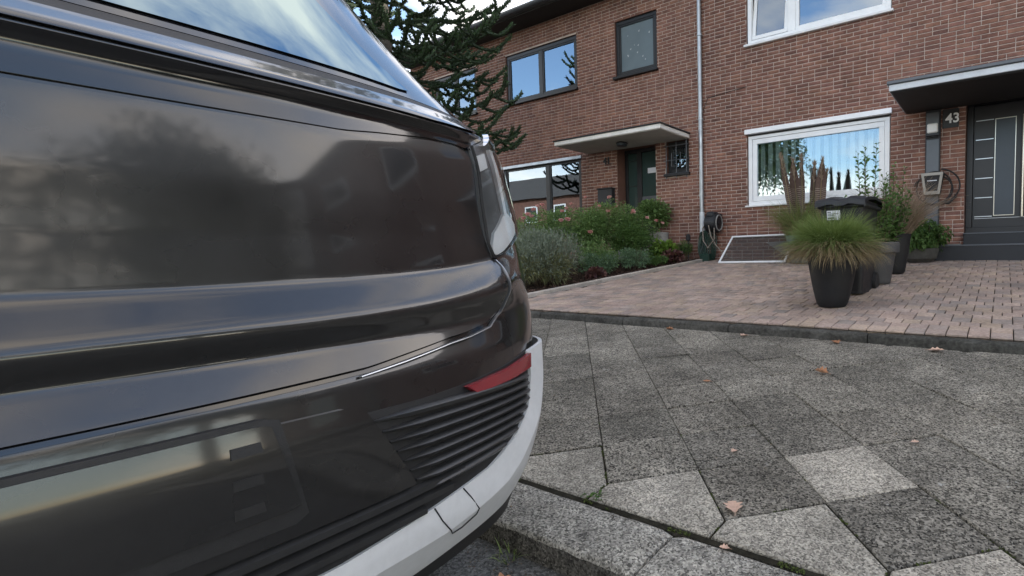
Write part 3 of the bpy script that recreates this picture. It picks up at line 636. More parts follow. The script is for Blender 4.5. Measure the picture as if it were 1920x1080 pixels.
# ------------------------------------------------------------------ things on the house fronts
lb = empty('letterbox', (-7.30, D-.1, 1.07), 'black metal letterbox on the brick pier beside the neighbour door', 'letterbox')
MB().bbox(-7.49, -7.10, D-.13, D-.008, 1.07, 1.42, .006).build('box', M_anth, lb)
MB().bbox(-7.505, -7.085, D-.15, D-.006, 1.422, 1.445, .004).build('lid', M_anth, lb)
wbx = empty('wall_charger', (-.92, D-.06, .8), 'trapezoid silver and black car charger hanging on the dark wall panel', 'charger')
def trap(s_, zt=1.15, zb=.83, cx=-.92): return [(cx-.150*s_, zt), (cx+.150*s_, zt), (cx+.105*s_, zb), (cx-.105*s_, zb)]
MB().prism([(x, D-.19, z) for x, z in trap(1.02, 1.155, .825)], (0, .13, 0)).build('housing', M_rub, wbx)
a = trap(1.0); b = trap(.72, 1.108, .878); mb = MB()
mb.add([(x, D-.205, z) for x, z in a]+[(x, D-.212, z) for x, z in b]+[(x, D-.188, z) for x, z in a]+[(x, D-.192, z) for x, z in b], [q for k in range(4) for q in ((k, (k+1) % 4, 4+(k+1) % 4, 4+k), (k, 8+k, 8+(k+1) % 4, (k+1) % 4), (4+k, 4+(k+1) % 4, 12+(k+1) % 4, 12+k))])
mb.build('bezel', mat('champagne_plastic', (.30, .285, .255), .4), wbx)
MB().prism([(x, D-.194, z) for x, z in b], (0, .003, 0)).build('face', M_rub, wbx)
MB().bbox(-.985, -.855, D-.199, D-.1945, 1.028, 1.04, .001).build('status_bar', M_paper, wbx)
def loop(c, rx, rz, a0, a1, n=40, y=D-.09, dy_=0): return [(c[0]+rx*cos(t), y+dy_*k/n, c[1]+rz*sin(t)) for k, t in enumerate(np.linspace(a0, a1, n))]
cb = MB().tube(loop((-.86, .95), .30, .26, radians(80), radians(-100)), .012, 8).tube(loop((-.90, .93), .24, .24, radians(100), radians(-260), y=D-.11), .012, 8).tube(loop((-.92, .90), .27, .22, radians(160), radians(-60), y=D-.13), .012, 8)
cb.build('charging_cable', M_rub, wbx)
MB().tube([(-.80, D-.13, .72), (-.70, D-.13, .70), (-.60, D-.12, .79)], [.02, .03, .018], 10).build('charging_plug', M_rub, wbx)

hr = empty('hose_reel', (-4.62, 8.45, .4), 'black wall-mounted hose reel with pale ring right of the downpipe', 'hose reel')
RX, RY, RZ = -4.58, 8.48, .57
def disc(mb, x0, x1, r, prof=None, n=36):
    vs = []; P_ = prof or [(x0, r*.9), (x0+.015, r), (x1-.015, r), (x1, r*.9)]
    for x, r_ in P_: vs += [(x, RY+r_*cos(2*pi*k/n), RZ+r_*sin(2*pi*k/n)) for k in range(n)]
    fs = [(i*n+k, (i+1)*n+k, (i+1)*n+(k+1) % n, i*n+(k+1) % n) for i in range(len(P_)-1) for k in range(n)]+[list(range(n)), list(range((len(P_)-1)*n, len(P_)*n))[::-1]]
    return mb.add(vs, fs, True)
disc(MB(), RX-.12, RX+.11, .18).build('drum_case', M_bin, hr)
MB().bbox(RX-.09, RX+.075, RY-.15, RY+.09, RZ+.10, RZ+.205, .03).build('top_cover', M_anth, hr)
MB().bbox(RX-.06, RX+.06, RY+.05, D-.009, RZ-.12, RZ+.18, .01).build('bracket', M_bin, hr)
ring = MB(); ring.tube([(RX+.113, RY+.125*cos(t), RZ+.14*sin(t)) for t in np.linspace(0, 2*pi, 40)], .013, 8); ring.build('ring', M_potr, hr)
disc(MB(), RX+.108, RX+.125, .045).build('hub', M_bin, hr)
MB().tube([(RX, RY-.2, RZ-.05), (RX+.05, RY-.21, RZ-.25), (RX+.13, RY-.16, RZ-.42), (RX+.3, RY-.1, RZ-.62), (RX+.45, RY-.05, drive_z(8.4)+.03), (RX+.8, RY+.02, drive_z(8.5)+.012)], .011, 8).tube([(RX+.1, RY-.17, RZ-.1), (RX+.12, RY-.2, RZ-.3), (RX-.02, RY-.2, RZ-.46), (RX-.14, RY-.15, RZ-.33), (RX-.18, RY-.1, RZ-.1), (RX-.14, RY-.02, RZ+.02)], .011, 8).build('hose', M_hose, hr)

gh = empty('hose_coil', (-4.78, 8.5, drive_z(8.5)), 'coiled green garden hose standing behind the foot of the downpipe', 'hose')
mb = MB()
for k in range(7): mb.tube([(-4.80+.02*k-.05+(.085+.005*k)*cos(t), 8.52+.015*sin(3*t+k)+.02*k, drive_z(8.5)+.30+(.25+.012*k)*sin(t)) for t in np.linspace(0, 2*pi, 44)], .012, 7)
mb.build('coils', M_greenp, gh)
MB().bbox(-4.90, -4.70, 8.48, 8.66, drive_z(8.5)-.02, drive_z(8.5)+.14, .02).build('foot', M_greenp, gh)
gl_ = empty('garden_lamp', (-5.12, 8.45, drive_z(8.45)), 'thin black-topped garden lamp stake left of the downpipe', 'garden lamp')
MB().tube([(-5.12, 8.45, drive_z(8.45)-.03), (-5.12, 8.45, .27)], .014, 8).build('stake', M_potg, gl_)
MB().lathe([(.03, 0), (.045, .02), (.045, .10), (.03, .13), (.001, .135)], (-5.12, 8.45, .25), 16).build('head', M_rub, gl_)

# fly screen leaning against the wall below the window
fs_ = empty('fly_screen', (-3.9, 8.3, drive_z(8.2)), 'white framed fly screen leaning against the wall under the window', 'screen')
A = Vector((-4.28, 8.12, drive_z(8.12)+.012)); U = Vector((1.18, 0, .01)).normalized(); Vv = Vector((0, .56, .47)).normalized(); Nn = U.cross(Vv); LW, LH = 1.22, .72
def bar(p, q, w_, mb): 
    d = (q-p).normalized(); s_ = Nn.cross(d)*w_/2
    return mb.prism([p-s_, p+s_, q+s_, q-s_], Nn*.018)
c4 = [A, A+U*LW, A+U*LW+Vv*LH, A+Vv*LH]; mb = MB()
for k in range(4):
    p, q = c4[k], c4[(k+1) % 4]; d = (q-p).normalized()*.0165
    bar(p-(d if k % 2 == 0 else -d), q+(d if k % 2 == 0 else -d), .033, mb)
mb.build('frame', M_white, fs_)
MB().add([c+Nn*.008 for c in c4], [(0, 1, 2, 3)]).build('mesh', M_mesh, fs_)
cb_ = empty('reflection_board', (-3.2, 8.5, drive_z(8.5)), 'grey board standing in for the window frame reflection behind the fly screen', 'reflection_board')  # grey reflection of the window frame, modelled as a solid sheet
MB().prism([(-3.55, 8.50, drive_z(8.5)+.32), (-3.2, 8.62, drive_z(8.6)+.33), (-2.8, 8.60, drive_z(8.6)), (-3.05, 8.48, drive_z(8.5)+.005)], (.004, .02, .004)).build('sheet', M_potr, cb_)

# ------------------------------------------------------------------ planters and the bin
def pot(name, c, rb, rt, h, m, parent, rim=None, sq=0, soil=True, nm='pot'):
    t = .018; pr_ = [(.001, .0), (rb-.006, .0), (rb, .008)]+[(rb+(rt-rb)*u**.7, h*u) for u in np.linspace(.06, .97, 12)]+[(rt+.001, h-.006), (rt-.004, h), (rt-t, h), (rt-t-.002, h-.05), (.001, h-.055)]
    if rim: 
        rh, ro = rim
        pr_ = [(.001, 0), (rb-.006, 0), (rb, .008)]+[(rb+(rt-rb)*u, h*u) for u in np.linspace(.06, 1-rh/h, 10)]+[(rt+ro, h-rh+.004), (rt+ro+.003, h-.012), (rt+ro-.004, h), (rt-t, h), (rt-t-.003, h-.05), (.001, h-.055)]
    return MB().lathe(pr_, c, 48, sq).build(nm, m, parent, sharp=40)
def grass(parent, c, n, r, Ln, tilt, bend, m, w=.0045, name='blades', seg=6):
    a = nr.uniform(0, 2*pi, n); q = np.sqrt(nr.uniform(0, 1, n))*r
    P_ = np.stack([c[0]+q*np.cos(a), c[1]+q*np.sin(a), np.full(n, c[2])+nr.uniform(-.01, .02, n)], 1)
    az = a+nr.normal(0, .5, n)
    V, F = blade_arrays(P_, az, nr.uniform(*tilt, n), nr.uniform(*Ln, n), nr.uniform(.7, 1.2, n)*w, nr.uniform(*bend, n), seg)
    return npmesh(name, V, F, m, parent)
# big charcoal planter with fountain grass
c1 = (-1.345, 4.80, drive_z(4.80))
p1 = empty('planter', c1, 'tall tapered charcoal planter overflowing with fountain grass, nearest the kerb', 'planter', 'planters on the driveway')
pot('pot', c1, .125, .235, .50, M_potb, p1)
tp = (c1[0], c1[1], c1[2]+.47)
grass(p1, tp, 5200, .18, (.24, .44), (.0, 1.0), (.9, 2.1), M_grass, .0046)
grass(p1, tp, 1700, .17, (.30, .50), (.0, .6), (.3, 1.4), M_grass, .0042, 'upright_blades')
grass(p1, tp, 2600, .19, (.28, .47), (.8, 1.4), (1.2, 1.9), M_straw, .0044, 'dry_blades')
# bin
bn = empty('wheelie_bin', (-1.47, 5.65, drive_z(5.6)), 'black wheelie bin with white label behind the fountain grass planter', 'bin')
zb = drive_z(5.6)-.02; BX0, BX1, BY0, BY1 = -1.60, -1.20, 5.36, 5.90; TX0, TX1, TY0, TY1 = -1.63, -1.15, 5.24, 6.0; HB = .94
G = []
for u in np.linspace(0, 1, 6):
    x0_, x1_, y0_, y1_ = BX0+(TX0+.02-BX0)*u, BX1+(TX1-.02-BX1)*u, BY0+(TY0+.03-BY0)*u, BY1+(TY1-.03-BY1)*u; r_ = .045
    ring_ = []
    for cx_, cy_, a0_ in ((x1_-r_, y1_-r_, 0), (x0_+r_, y1_-r_, pi/2), (x0_+r_, y0_+r_, pi), (x1_-r_, y0_+r_, 1.5*pi)):
        ring_ += [(cx_+r_*cos(a0_+t), cy_+r_*sin(a0_+t), zb+.02+u*HB) for t in np.linspace(0, pi/2, 5)]
    G.append(ring_+[ring_[0]])
mb = MB().grid(G); mb.add(G[0][:-1], [list(range(20))[::-1]]); mb.build('body', M_bin, bn)
MB().bbox(TX0-.005, TX1+.005, TY0+.01, TY1, zb+HB-.055, zb+HB-.012, .012).build('rim', M_bin, bn)
ld = []
for yy, dz_, ins in ((TY0-.045, -.035, .02), (TY0-.04, .012, .012), (TY0-.01, .03, .004), (TY0+.10, .055, 0), (5.6, .075, 0), (TY1-.08, .065, 0), (TY1+.02, .035, .01), (TY1+.03, -.01, .02)):
    ld.append([(x_, yy, zb+HB+dz_+cz) for x_, cz in ((TX0-.02+ins, -.035), (TX0-.015+ins, -.004), (TX0+.05, .0), (TX0+.11, .014), (TX0+.16, .016), (TX0+.2, .0), (TX1-.2, .0), (TX1-.16, .016), (TX1-.11, .014), (TX1-.05, 0), (TX1+.015-ins, -.004), (TX1+.02-ins, -.035))])
MB().grid(ld).build('lid', M_bin, bn, sharp=30)
hd = MB().tube([(TX0+.05, TY1+.03, zb+HB-.02), (TX0+.05, TY1+.07, zb+HB+.02), (TX1-.05, TY1+.07, zb+HB+.02), (TX1-.05, TY1+.03, zb+HB-.02)], .016, 8).build('handle', M_bin, bn)
for X in (BX0-.005, BX1+.005): MB().tube([(X-.03, BY1+.02, zb+.11), (X+.03, BY1+.02, zb+.11)], .105, 20).build('wheel', M_rub, bn)
yl = TY0+.033; lab = MB().add([(-1.535, yl, zb+.77), (-1.40, yl, zb+.77), (-1.40, yl-.008, zb+.865), (-1.535, yl-.008, zb+.865)], [(0, 1, 2, 3)]).build('sticker', M_paper, bn)
for k, (a, b, z, t) in enumerate(((-1.527, -1.492, .848, .007), (-1.525, -1.415, .832, .005), (-1.525, -1.455, .818, .004), (-1.525, -1.462, .790, .012))): MB().box(a, b, yl-.010, yl-.0088+.002, zb+z-t/2, zb+z+t/2).build('print', M_ink if k != 1 else M_potg, lab)
# grey pot with rim and cherry laurel shoots
def shoots(parent, base, n, spread, H, leafL, leafW, m, per=26, name='leaves', lean=.35, stemm=None):
    st_ = MB(); parts = []
    for k in range(n):
        a = rnd.uniform(0, 2*pi); rr = spread*sqrt(rnd.random()); h = rnd.uniform(*H); ln_ = rnd.uniform(0, lean)
        b = Vector((base[0]+.35*rr*cos(a), base[1]+.35*rr*sin(a), base[2])); tip = b+Vector((rr*cos(a)*.8+ln_*h*cos(a)*.5, rr*sin(a)*.8+ln_*h*sin(a)*.5, h))
        mid = (b+tip)/2+Vector((rr*.2*cos(a), rr*.2*sin(a), 0)); path = [b, mid, tip]; st_.tube(path, [.006, .005, .002], 5)
        t = np.linspace(.12, 1, per)+nr.normal(0, .01, per); t = np.clip(t, .05, 1)[:, None]
        Q = (1-t)**2*np.array(b)+2*t*(1-t)*np.array(2*mid-(b+tip)/2)+t*t*np.array(tip)
        ga = np.arange(per)*2.4+a; up = .35+.5*t[:, 0]
        Dr = np.stack([np.cos(ga), np.sin(ga), up+nr.normal(0, .2, per)], 1)
        parts.append(leaf_arrays(Q, Dr, leafL*nr.uniform(.6, 1.15, per)*(1.05-.45*t[:, 0]), leafW*nr.uniform(.7, 1.1, per)*(1.05-.45*t[:, 0]), .2, .15))
    st_.build('stem', stemm or M_twig, parent)
    V, F = join(parts); return npmesh(name, V, F, m, parent)
c3 = (-1.225, 6.20, drive_z(6.2))
p3 = empty('planter', c3, 'round grey plastic pot with thick pale rim and tall leafy shoots', 'planter', 'planters on the driveway')
pot('pot', c3, .145, .215, .46, M_potg, p3, rim=(.11, .022))
MB().lathe([(.225, .4605), (.233, .463), (.233, .466), (.215, .468), (.198, .466), (.198, .462)], c3, 48).build('rim', M_potr, p3)
shoots(p3, (c3[0], c3[1], c3[2]+.4), 38, .31, (.28, .72), .105, .055, M_leafm, 26)
shoots(p3, (c3[0]-.10, c3[1]+.05, c3[2]+.4), 4, .12, (.95, 1.22), .12, .052, M_leafm, 46, lean=.1)
shoots(p3, (c3[0]+.12, c3[1]+.1, c3[2]+.4), 5, .16, (.70, .98), .11, .05, M_leafm, 36, lean=.2)
# tall slim planter with russet grass
c5 = (-1.165, 7.0, drive_z(7.0))
p5 = empty('planter', c5, 'slim tapered black planter with russet plumed grass, second from the steps', 'planter', 'planters on the driveway')
pot('pot', c5, .105, .185, .50, M_potb, p5)
t5 = (c5[0], c5[1], c5[2]+.46)
grass(p5, t5, 500, .12, (.3, .6), (.05, .6), (.2, 1.2), M_grass, .005)
grass(p5, (t5[0]+.03, t5[1], t5[2]), 1500, .13, (.45, .9), (.1, .75), (.3, 1.3), M_rust, .0055, 'plumes')
shoots(p5, (t5[0]+.02, t5[1]-.06, t5[2]-.02), 6, .2, (.12, .22), .10, .06, M_leafm, 9, 'trailing_leaves', lean=1.2)
shoots(p5, (t5[0]+.06, t5[1], t5[2]), 3, .12, (.7, .92), .075, .035, M_leafm, 34, 'leafy_shoots', lean=.3)
# bowl with a round bush beside the steps
def lumpy(c, R_, n, lumps=14, seed=0, inner=.55):
    """points and outward directions spread over a heap of lumps inside an ellipsoid"""
    g = np.random.default_rng(seed); d = unit(g.normal(size=(lumps, 3))); d[:, 2] = np.abs(d[:, 2])*1.0-.25; L = d*np.array(R_)*g.uniform(.35, .72, (lumps, 1)); rad = g.uniform(.34, .52, lumps)*min(R_)
    k = g.integers(0, lumps, n); u = unit(g.normal(size=(n, 3))); rr = (inner+(1-inner)*g.uniform(0, 1, n)**.5)*rad[k]*1.15
    P_ = L[k]+u*rr[:, None]*np.array([1, 1, .9]); out_ = unit(P_/np.array(R_)+u*.6)
    return P_+np.array(c), out_
def bush(parent, c, R_, n, L, Wd, m, lumps=14, seed=0, up=.3, jit=.6, name='foliage', droop=.2, zmin=None, inner=.55):
    P_, o_ = lumpy(c, R_, n, lumps, seed, inner)
    if zmin is not None: k = P_[:, 2] > zmin; P_, o_ = P_[k], o_[k]
    n = len(P_); Dr = o_+nr.normal(0, jit, (n, 3)); Dr[:, 2] += up
    V, F = leaf_arrays(P_, Dr, nr.uniform(.6, 1.2, n)*L, nr.uniform(.7, 1.15, n)*Wd, .2, droop)
    return npmesh(name, V, F, m, parent)
def twigs(parent, c, R_, n, m=M_twig, r=.006, z0=None):
    mb = MB()
    for k in range(n):
        a = rnd.uniform(0, 2*pi); q = rnd.uniform(.2, .85); tip = Vector((c[0]+R_[0]*q*cos(a), c[1]+R_[1]*q*sin(a), c[2]+R_[2]*rnd.uniform(.0, .8)))
        b = Vector((c[0]+.1*R_[0]*cos(a), c[1]+.1*R_[1]*sin(a), (z0 if z0 is not None else c[2]-R_[2])-.02)); m_ = (b+tip)/2+Vector((.1*R_[0]*cos(a), .1*R_[1]*sin(a), -.03))
        mb.tube([b, m_, tip], [r, r*.7, r*.3], 5)
    return mb.build('stems', m, parent)
c6 = (-1.03, 8.22, drive_z(8.2))
p6 = empty('planter', c6, 'low dark bowl with a round green bush beside the door steps', 'planter', 'planters on the driveway')
MB().lathe([(.001, 0), (.15, 0), (.22, .05), (.245, .14), (.25, .19), (.235, .2), (.215, .19), (.2, .15), (.001, .14)], c6, 40).build('pot', M_bowl, p6)
cc = (c6[0]+.09, c6[1], c6[2]+.33); bush(p6, cc, (.34, .32, .30), 2600, .062, .036, M_leafm, 20, 5, up=-.05, droop=.5, inner=.7); twigs(p6, cc, (.3, .3, .26), 12, z0=c6[2]+.15)
# green planter behind with tall grass and feathers
c2 = (-2.72, 8.18, drive_z(8.18))
p2 = empty('planter', c2, 'dull green planter with tall arching grass and brown feathers under the window', 'planter', 'planters on the driveway')
pot('pot', c2, .20, .28, .44, M_pottq, p2, sq=5)
t2 = (c2[0], c2[1], c2[2]+.40)
grass(p2, (t2[0]-.1, t2[1], t2[2]), 900, .22, (.5, .85), (.1, .6), (.6, 1.7), M_grass, .006)
grass(p2, (t2[0]-.1, t2[1], t2[2]), 480, .22, (.5, .8), (.3, .9), (.9, 2.0), M_straw, .005, 'dry_blades')
for k, (dx, dy_, ln_, H_, wd_) in enumerate(((-.16, -.03, -.22, 1.34, .15), (-.10, .05, -.10, 1.26, .25), (.02, -.10, -.02, 1.27, .13), (.15, .02, .02, 1.16, .17), (.27, -.05, .05, 1.20, .24), (.20, .06, .16, 1.02, .14))):
    mb = MB(); bars = MB(); n = 40; b0 = Vector((t2[0]+dx, t2[1]+dy_-.12, t2[2])); R_ = []
    for i in range(n+1):
        t = i/n; p = b0+Vector((ln_*t**1.5, .0, H_*t)); ww = wd_*.37*max(.04, (sin(pi*min(1, max(0, (t-.14)/.88)))**.8)); cup = .02
        R_.append((p, ww)); 
    mb.grid([[p+Vector((-w_, -.012, 0)), p+Vector((-w_*.5, 0, 0)), p+Vector((0, .008, 0)), p+Vector((w_*.5, 0, 0)), p+Vector((w_, -.012, 0))] for p, w_ in R_])
    f_ = mb.build('feather', M_feath, p2)
    for i in range(8, 26, 1):
        p, w_ = R_[i]
        for s_ in (-1, 1):
            q = p+Vector((s_*w_*.12, -.006, 0)); q2 = p+Vector((s_*w_*.97, -.0185, .012))
            bars.add([q, q2, q2+Vector((0, 0, .0065)), q+Vector((0, 0, .0065))], [(0, 1, 2, 3)])
    bars.build('pale_bars', M_feathl, f_)
    MB().tube([p for p, _ in R_], .006, 5).build('shaft', M_straw, f_)
    n_ = 160; tt = nr.uniform(.72, 1.0, n_); P_ = np.array([np.array(b0)+np.array([ln_*q**1.5, 0, H_*q]) for q in tt]); V, F = leaf_arrays(P_, np.stack([nr.normal(0, .35, n_), nr.normal(0, .3, n_), np.ones(n_)], 1), .10, .012); npmesh('feather_tip', V, F, M_rust, f_)
# pot by the neighbour's door
c7 = (-5.78, 8.38, drive_z(8.4)+.0)
p7 = empty('planter', c7, 'tall pale concrete planter with a round green bush by the neighbour door', 'planter')
pot('pot', c7, .16, .22, .58, M_potc, p7)
cc = (c7[0]-.12, c7[1], c7[2]+.90); bush(p7, cc, (.42, .36, .40), 2600, .075, .045, M_leafd, 18, 9, droop=.3, inner=.65); twigs(p7, cc, (.3, .3, .3), 12, z0=c7[2]+.52)

# ------------------------------------------------------------------ plants of the garden bed
def bz(y): return drive_z(y)+.045
def rose(parent, P_, s_=.045, seed=0):
    g = np.random.default_rng(seed); parts = []
    for rr, el, n in ((.35, 2.2, 6), (.7, 1.2, 7), (1., .55, 8)):
        a = np.arange(n)*2*pi/n+g.uniform(0, 6); Q = np.repeat(np.array([P_]), n, 0)
        Dr = np.stack([np.cos(a), np.sin(a), np.full(n, el)], 1); parts.append(leaf_arrays(Q, Dr, s_*(.75+.35*rr), s_*.95, .35, -.25))
    V, F = join(parts); return npmesh('flower', V, F, M_petal, parent)
def shrub(label, x, y, R_, n, L, Wd, m, lumps=16, seed=1, up=.3, cat='shrub', flowers=(), name='shrub', group='plants of the garden bed', jit=.6, tw=14, droop=.2, lift=.0, inner=.5):
    b = (x, y, bz(y)); o = empty(name, b, label, cat, group); c = (x, y, b[2]+R_[2]*.62+lift)
    bush(o, c, R_, n, L, Wd, m, lumps, seed, up, jit, droop=droop, zmin=b[2]+.01, inner=inner); twigs(o, c, R_, tw, z0=b[2])
    for k, q in enumerate(flowers): rose(o, q[:3], q[3] if len(q) > 3 else .05, k)
    return o
def at(px, py, Y):
    d = Fv+rv*((px-PPX)/FPX)+dv*((py-540)/FPX); return tuple(d*(Y/d.y))
# grey-leaved lavender in front
lv = empty('lavender_bush', (-5.86, 5.35, bz(5.35)), 'big grey-green lavender bush at the street end of the bed', 'shrub', 'plants of the garden bed')
P_, o_ = lumpy((-5.88, 5.40, bz(5.4)+.36), (.62, .72, .58), 10000, 26, 21, .35)
k = P_[:, 2] > bz(5.2)-.02; P_, o_ = P_[k], o_[k]; n = len(P_); Dr = o_*.8+nr.normal(0, .5, (n, 3)); Dr[:, 2] += .55
V, F = leaf_arrays(P_, Dr, nr.uniform(.045, .09, n), nr.uniform(.008, .014, n), .1, .05); npmesh('foliage', V, F, M_leafg, lv)
P_, o_ = lumpy((-5.80, 5.25, bz(5.3)+.20), (.62, .62, .40), 3600, 20, 22, .35); k = P_[:, 2] > bz(5.2)-.02; P_, o_ = P_[k], o_[k]; n = len(P_); Dr = o_*.9+nr.normal(0, .4, (n, 3)); Dr[:, 2] += .3
V, F = leaf_arrays(P_, Dr, nr.uniform(.06, .12, n), nr.uniform(.007, .013, n), .1, .3); npmesh('lower_foliage', V, F, M_leafy, lv)
twigs(lv, (-5.85, 5.38, bz(5.4)+.35), (.55, .6, .4), 40, z0=bz(5.3))
# roses
shrub('tall rose bush with pale pink blooms left, just behind the lavender', -7.15, 6.5, (.66, .55, .84), 5200, .048, .030, M_leafd, 20, 31, flowers=[at(990, 405, 6.0)+(.06,), at(982, 412, 6.0)+(.055,), at(1000, 395, 6.05)+(.05,), at(1008, 388, 6.2)+(.04,), at(997, 408, 6.0)+(.05,), at(1017, 386, 6.3)+(.045,)], name='rose_bush')
shrub('rose bush with two large pink blooms, below the neighbour window', -6.75, 7.0, (.80, .6, .92), 7500, .045, .028, M_leafd, 24, 32, flowers=[at(1052, 416, 6.45)+(.06,), at(1064, 414, 6.45)+(.06,), at(1054, 398, 6.6)+(.045,), at(1062, 393, 6.65)+(.05,), at(1071, 384, 6.7)+(.04,)], name='rose_bush')
shrub('broad rose bush with a single low pink bloom, below the letterbox', -6.35, 7.35, (.72, .55, .99), 7500, .043, .027, M_leafd, 24, 33, flowers=[at(1107, 438, 6.75)+(.06,), at(1098, 372, 7.2)+(.045,), at(1140, 398, 7.2)+(.05,), at(1124, 388, 7.1)+(.04,)], name='rose_bush')
shrub('rose bush with scattered pink blooms in front of the neighbour door', -6.05, 7.85, (.62, .45, .90), 6200, .043, .027, M_leafd, 22, 34, flowers=[at(1143, 372, 7.6)+(.055,), at(1187, 400, 7.6)+(.055,), at(1230, 416, 7.7)+(.05,), at(1213, 410, 7.6)+(.045,), at(1187, 396, 7.62)+(.04,)], name='rose_bush')
shrub('fresh green leafy rose bush nearest the concrete planter', -5.75, 7.55, (.46, .42, .60), 3800, .050, .030, M_leafm, 18, 35, flowers=[at(1242, 420, 7.4)+(.04,)], name='rose_bush')
# low plants along the edging
shrub('low dark green cushion plant beside the lavender', -5.55, 6.35, (.36, .44, .26), 2600, .040, .016, M_leafk, 16, 41, up=.1, name='cushion_plant', cat='plant', tw=6)
shrub('low bluish evergreen cushion in the middle of the edging', -5.40, 7.05, (.36, .42, .27), 2600, .038, .015, M_leafk, 16, 42, up=.1, name='cushion_plant', cat='plant', tw=6)
shrub('small dark red leaved plant at the edging, in front of the lavender cushion', -5.33, 6.02, (.13, .17, .10), 260, .07, .05, M_leafr, 8, 43, up=.2, name='coral_bells', cat='plant', tw=4)
shrub('dark red leaved plant at the house end of the bed', -5.16, 7.95, (.18, .20, .16), 420, .08, .055, M_leafr, 9, 44, up=.3, name='coral_bells', cat='plant', tw=5)
shrub('lime green hosta like plant behind the red leaves', -5.42, 8.05, (.27, .25, .27), 520, .12, .075, M_leafl, 10, 45, up=.4, name='lime_leaved_plant', cat='plant', tw=5)
shrub('low ground cover with small leaves along the house end of the edging', -5.22, 7.55, (.24, .36, .13), 1500, .034, .022, M_leafm, 12, 46, up=.1, name='ground_cover_plant', cat='plant', tw=4)
shrub('small feathery conifer at the foot of the wall next to the downpipe', -5.18, 8.40, (.27, .22, .24), 2400, .040, .010, M_leafm, 16, 47, up=.3, name='dwarf_conifer', cat='shrub', tw=6)
shrub('dusky low plant between lavender and roses', -5.85, 6.55, (.40, .45, .36), 2600, .045, .024, M_leafd, 16, 48, up=.2, name='cushion_plant', cat='plant', tw=6)
shrub('dark red flowering plant under the neighbour window, behind the car', -7.7, 6.3, (.35, .35, .5), 1100, .05, .03, M_leafr, 10, 49, name='coral_bells', cat='plant', tw=6)
# bark chips and dry leaves on the soil
n = 2600; yy = nr.uniform(4.02, 8.6, n); xx = np.array([bed_x(y) for y in yy])-.1-nr.uniform(0, 1, n)**1.6*2.6
P_ = np.stack([xx, yy, np.array([drive_z(y) for y in yy])+.035+nr.uniform(0, .02, n)], 1); V, F = leaf_arrays(P_, np.concatenate([nr.normal(size=(n, 2)), nr.normal(0, .15, (n, 1))], 1), nr.uniform(.02, .055, n), nr.uniform(.012, .03, n), .1, 0)
props(npmesh('bark_chips', V, F, mat('bark_chip', [(.07, .038, .028), (.10, .058, .042), (.05, .028, .022)], .95)), 'dark brown bark chips covering the soil of the bed', 'bark chips', kind='stuff')

# ------------------------------------------------------------------ monkey puzzle tree in the neighbour's garden
tb = Vector((-9.45, 5.15, bz(6.1)-.1))
tr = empty('monkey_puzzle_tree', tb, 'dark monkey puzzle tree with rope like drooping boughs in front of the neighbour house', 'tree')
MB().tube([tb, tb+Vector((.03, 0, 1.5)), tb+Vector((.0, .03, 4)), tb+Vector((.02, 0, 7)), tb+Vector((0, 0, 9.6))], [.24, .19, .16, .10, .03], 14).build('trunk', M_bark, tr)
ropes = MB(); SP = []; SD = []; SR = []
def rope(path, r0, r1, dens=105):
    P_ = [Vector(p) for p in path]; n = len(P_); ropes.tube(P_, [r0+(r1-r0)*k/(n-1) for k in range(n)], 5)
    A = np.array([p[:] for p in P_]); seg = np.linalg.norm(np.diff(A, axis=0), axis=1); cum = np.concatenate([[0], np.cumsum(seg)]); L = cum[-1]; m_ = int(L*dens)
    s_ = np.linspace(0, L, m_); Q = np.stack([np.interp(s_, cum, A[:, k]) for k in range(3)], 1); T_ = unit(np.gradient(Q, axis=0)) if m_ > 2 else np.zeros((m_, 3))+[0, 0, 1]
    a = np.arange(m_)*2.4; o1 = unit(np.cross(T_, np.array([.3, .2, .9]))); o2 = np.cross(T_, o1); o_ = o1*np.cos(a)[:, None]+o2*np.sin(a)[:, None]
    SP.append(Q+o_*r0*.6); SD.append(T_*.95+o_*.5); SR.append(np.full(m_, 1.0))
def bough(p0, az, L, droop, lift, r=.034):
    n = 16; pts = []
    for k in range(n+1):
        t = k/n; z_ = .16*L*sin(pi*t*.7)-droop*L*t**1.5+lift*L*max(0, t-.62)**1.5*2.6
        pts.append(p0+Vector((cos(az)*L*t, sin(az)*L*t, z_)))
    rope(pts, r, r*.7)
    for k in range(4, n-1, 2):
        for s_ in (-1, 1):
            if rnd.random() < .12: continue
            a2 = az+s_*radians(rnd.uniform(40, 62)); l2 = L*rnd.uniform(.26, .46)*(1.2-.45*k/n); q = [pts[k]]; m_ = 9; dz_ = (pts[k]-pts[k-1]).normalized().z; sw = s_*rnd.uniform(-.1, .5)
            for i in range(1, m_+1):
                t = i/m_; a3 = a2-sw*t
                q.append(pts[k]+Vector((cos(a3)*l2*t, sin(a3)*l2*t, l2*(dz_*.4*t-.55*t*(1-.45*t)+1.05*max(0, t-.45)**1.7))))
            rope(q, r*.8, r*.62)
            if rnd.random() < .35:
                j = 5; a4 = a2+s_*radians(35); rope([q[j]]+[q[j]+Vector((cos(a4)*l2*.4*t, sin(a4)*l2*.4*t, l2*.4*(-.3*t+.9*t*t))) for t in (.2, .4, .6, .8, 1)], r*.7, r*.55)
z = 2.35; wh = 0
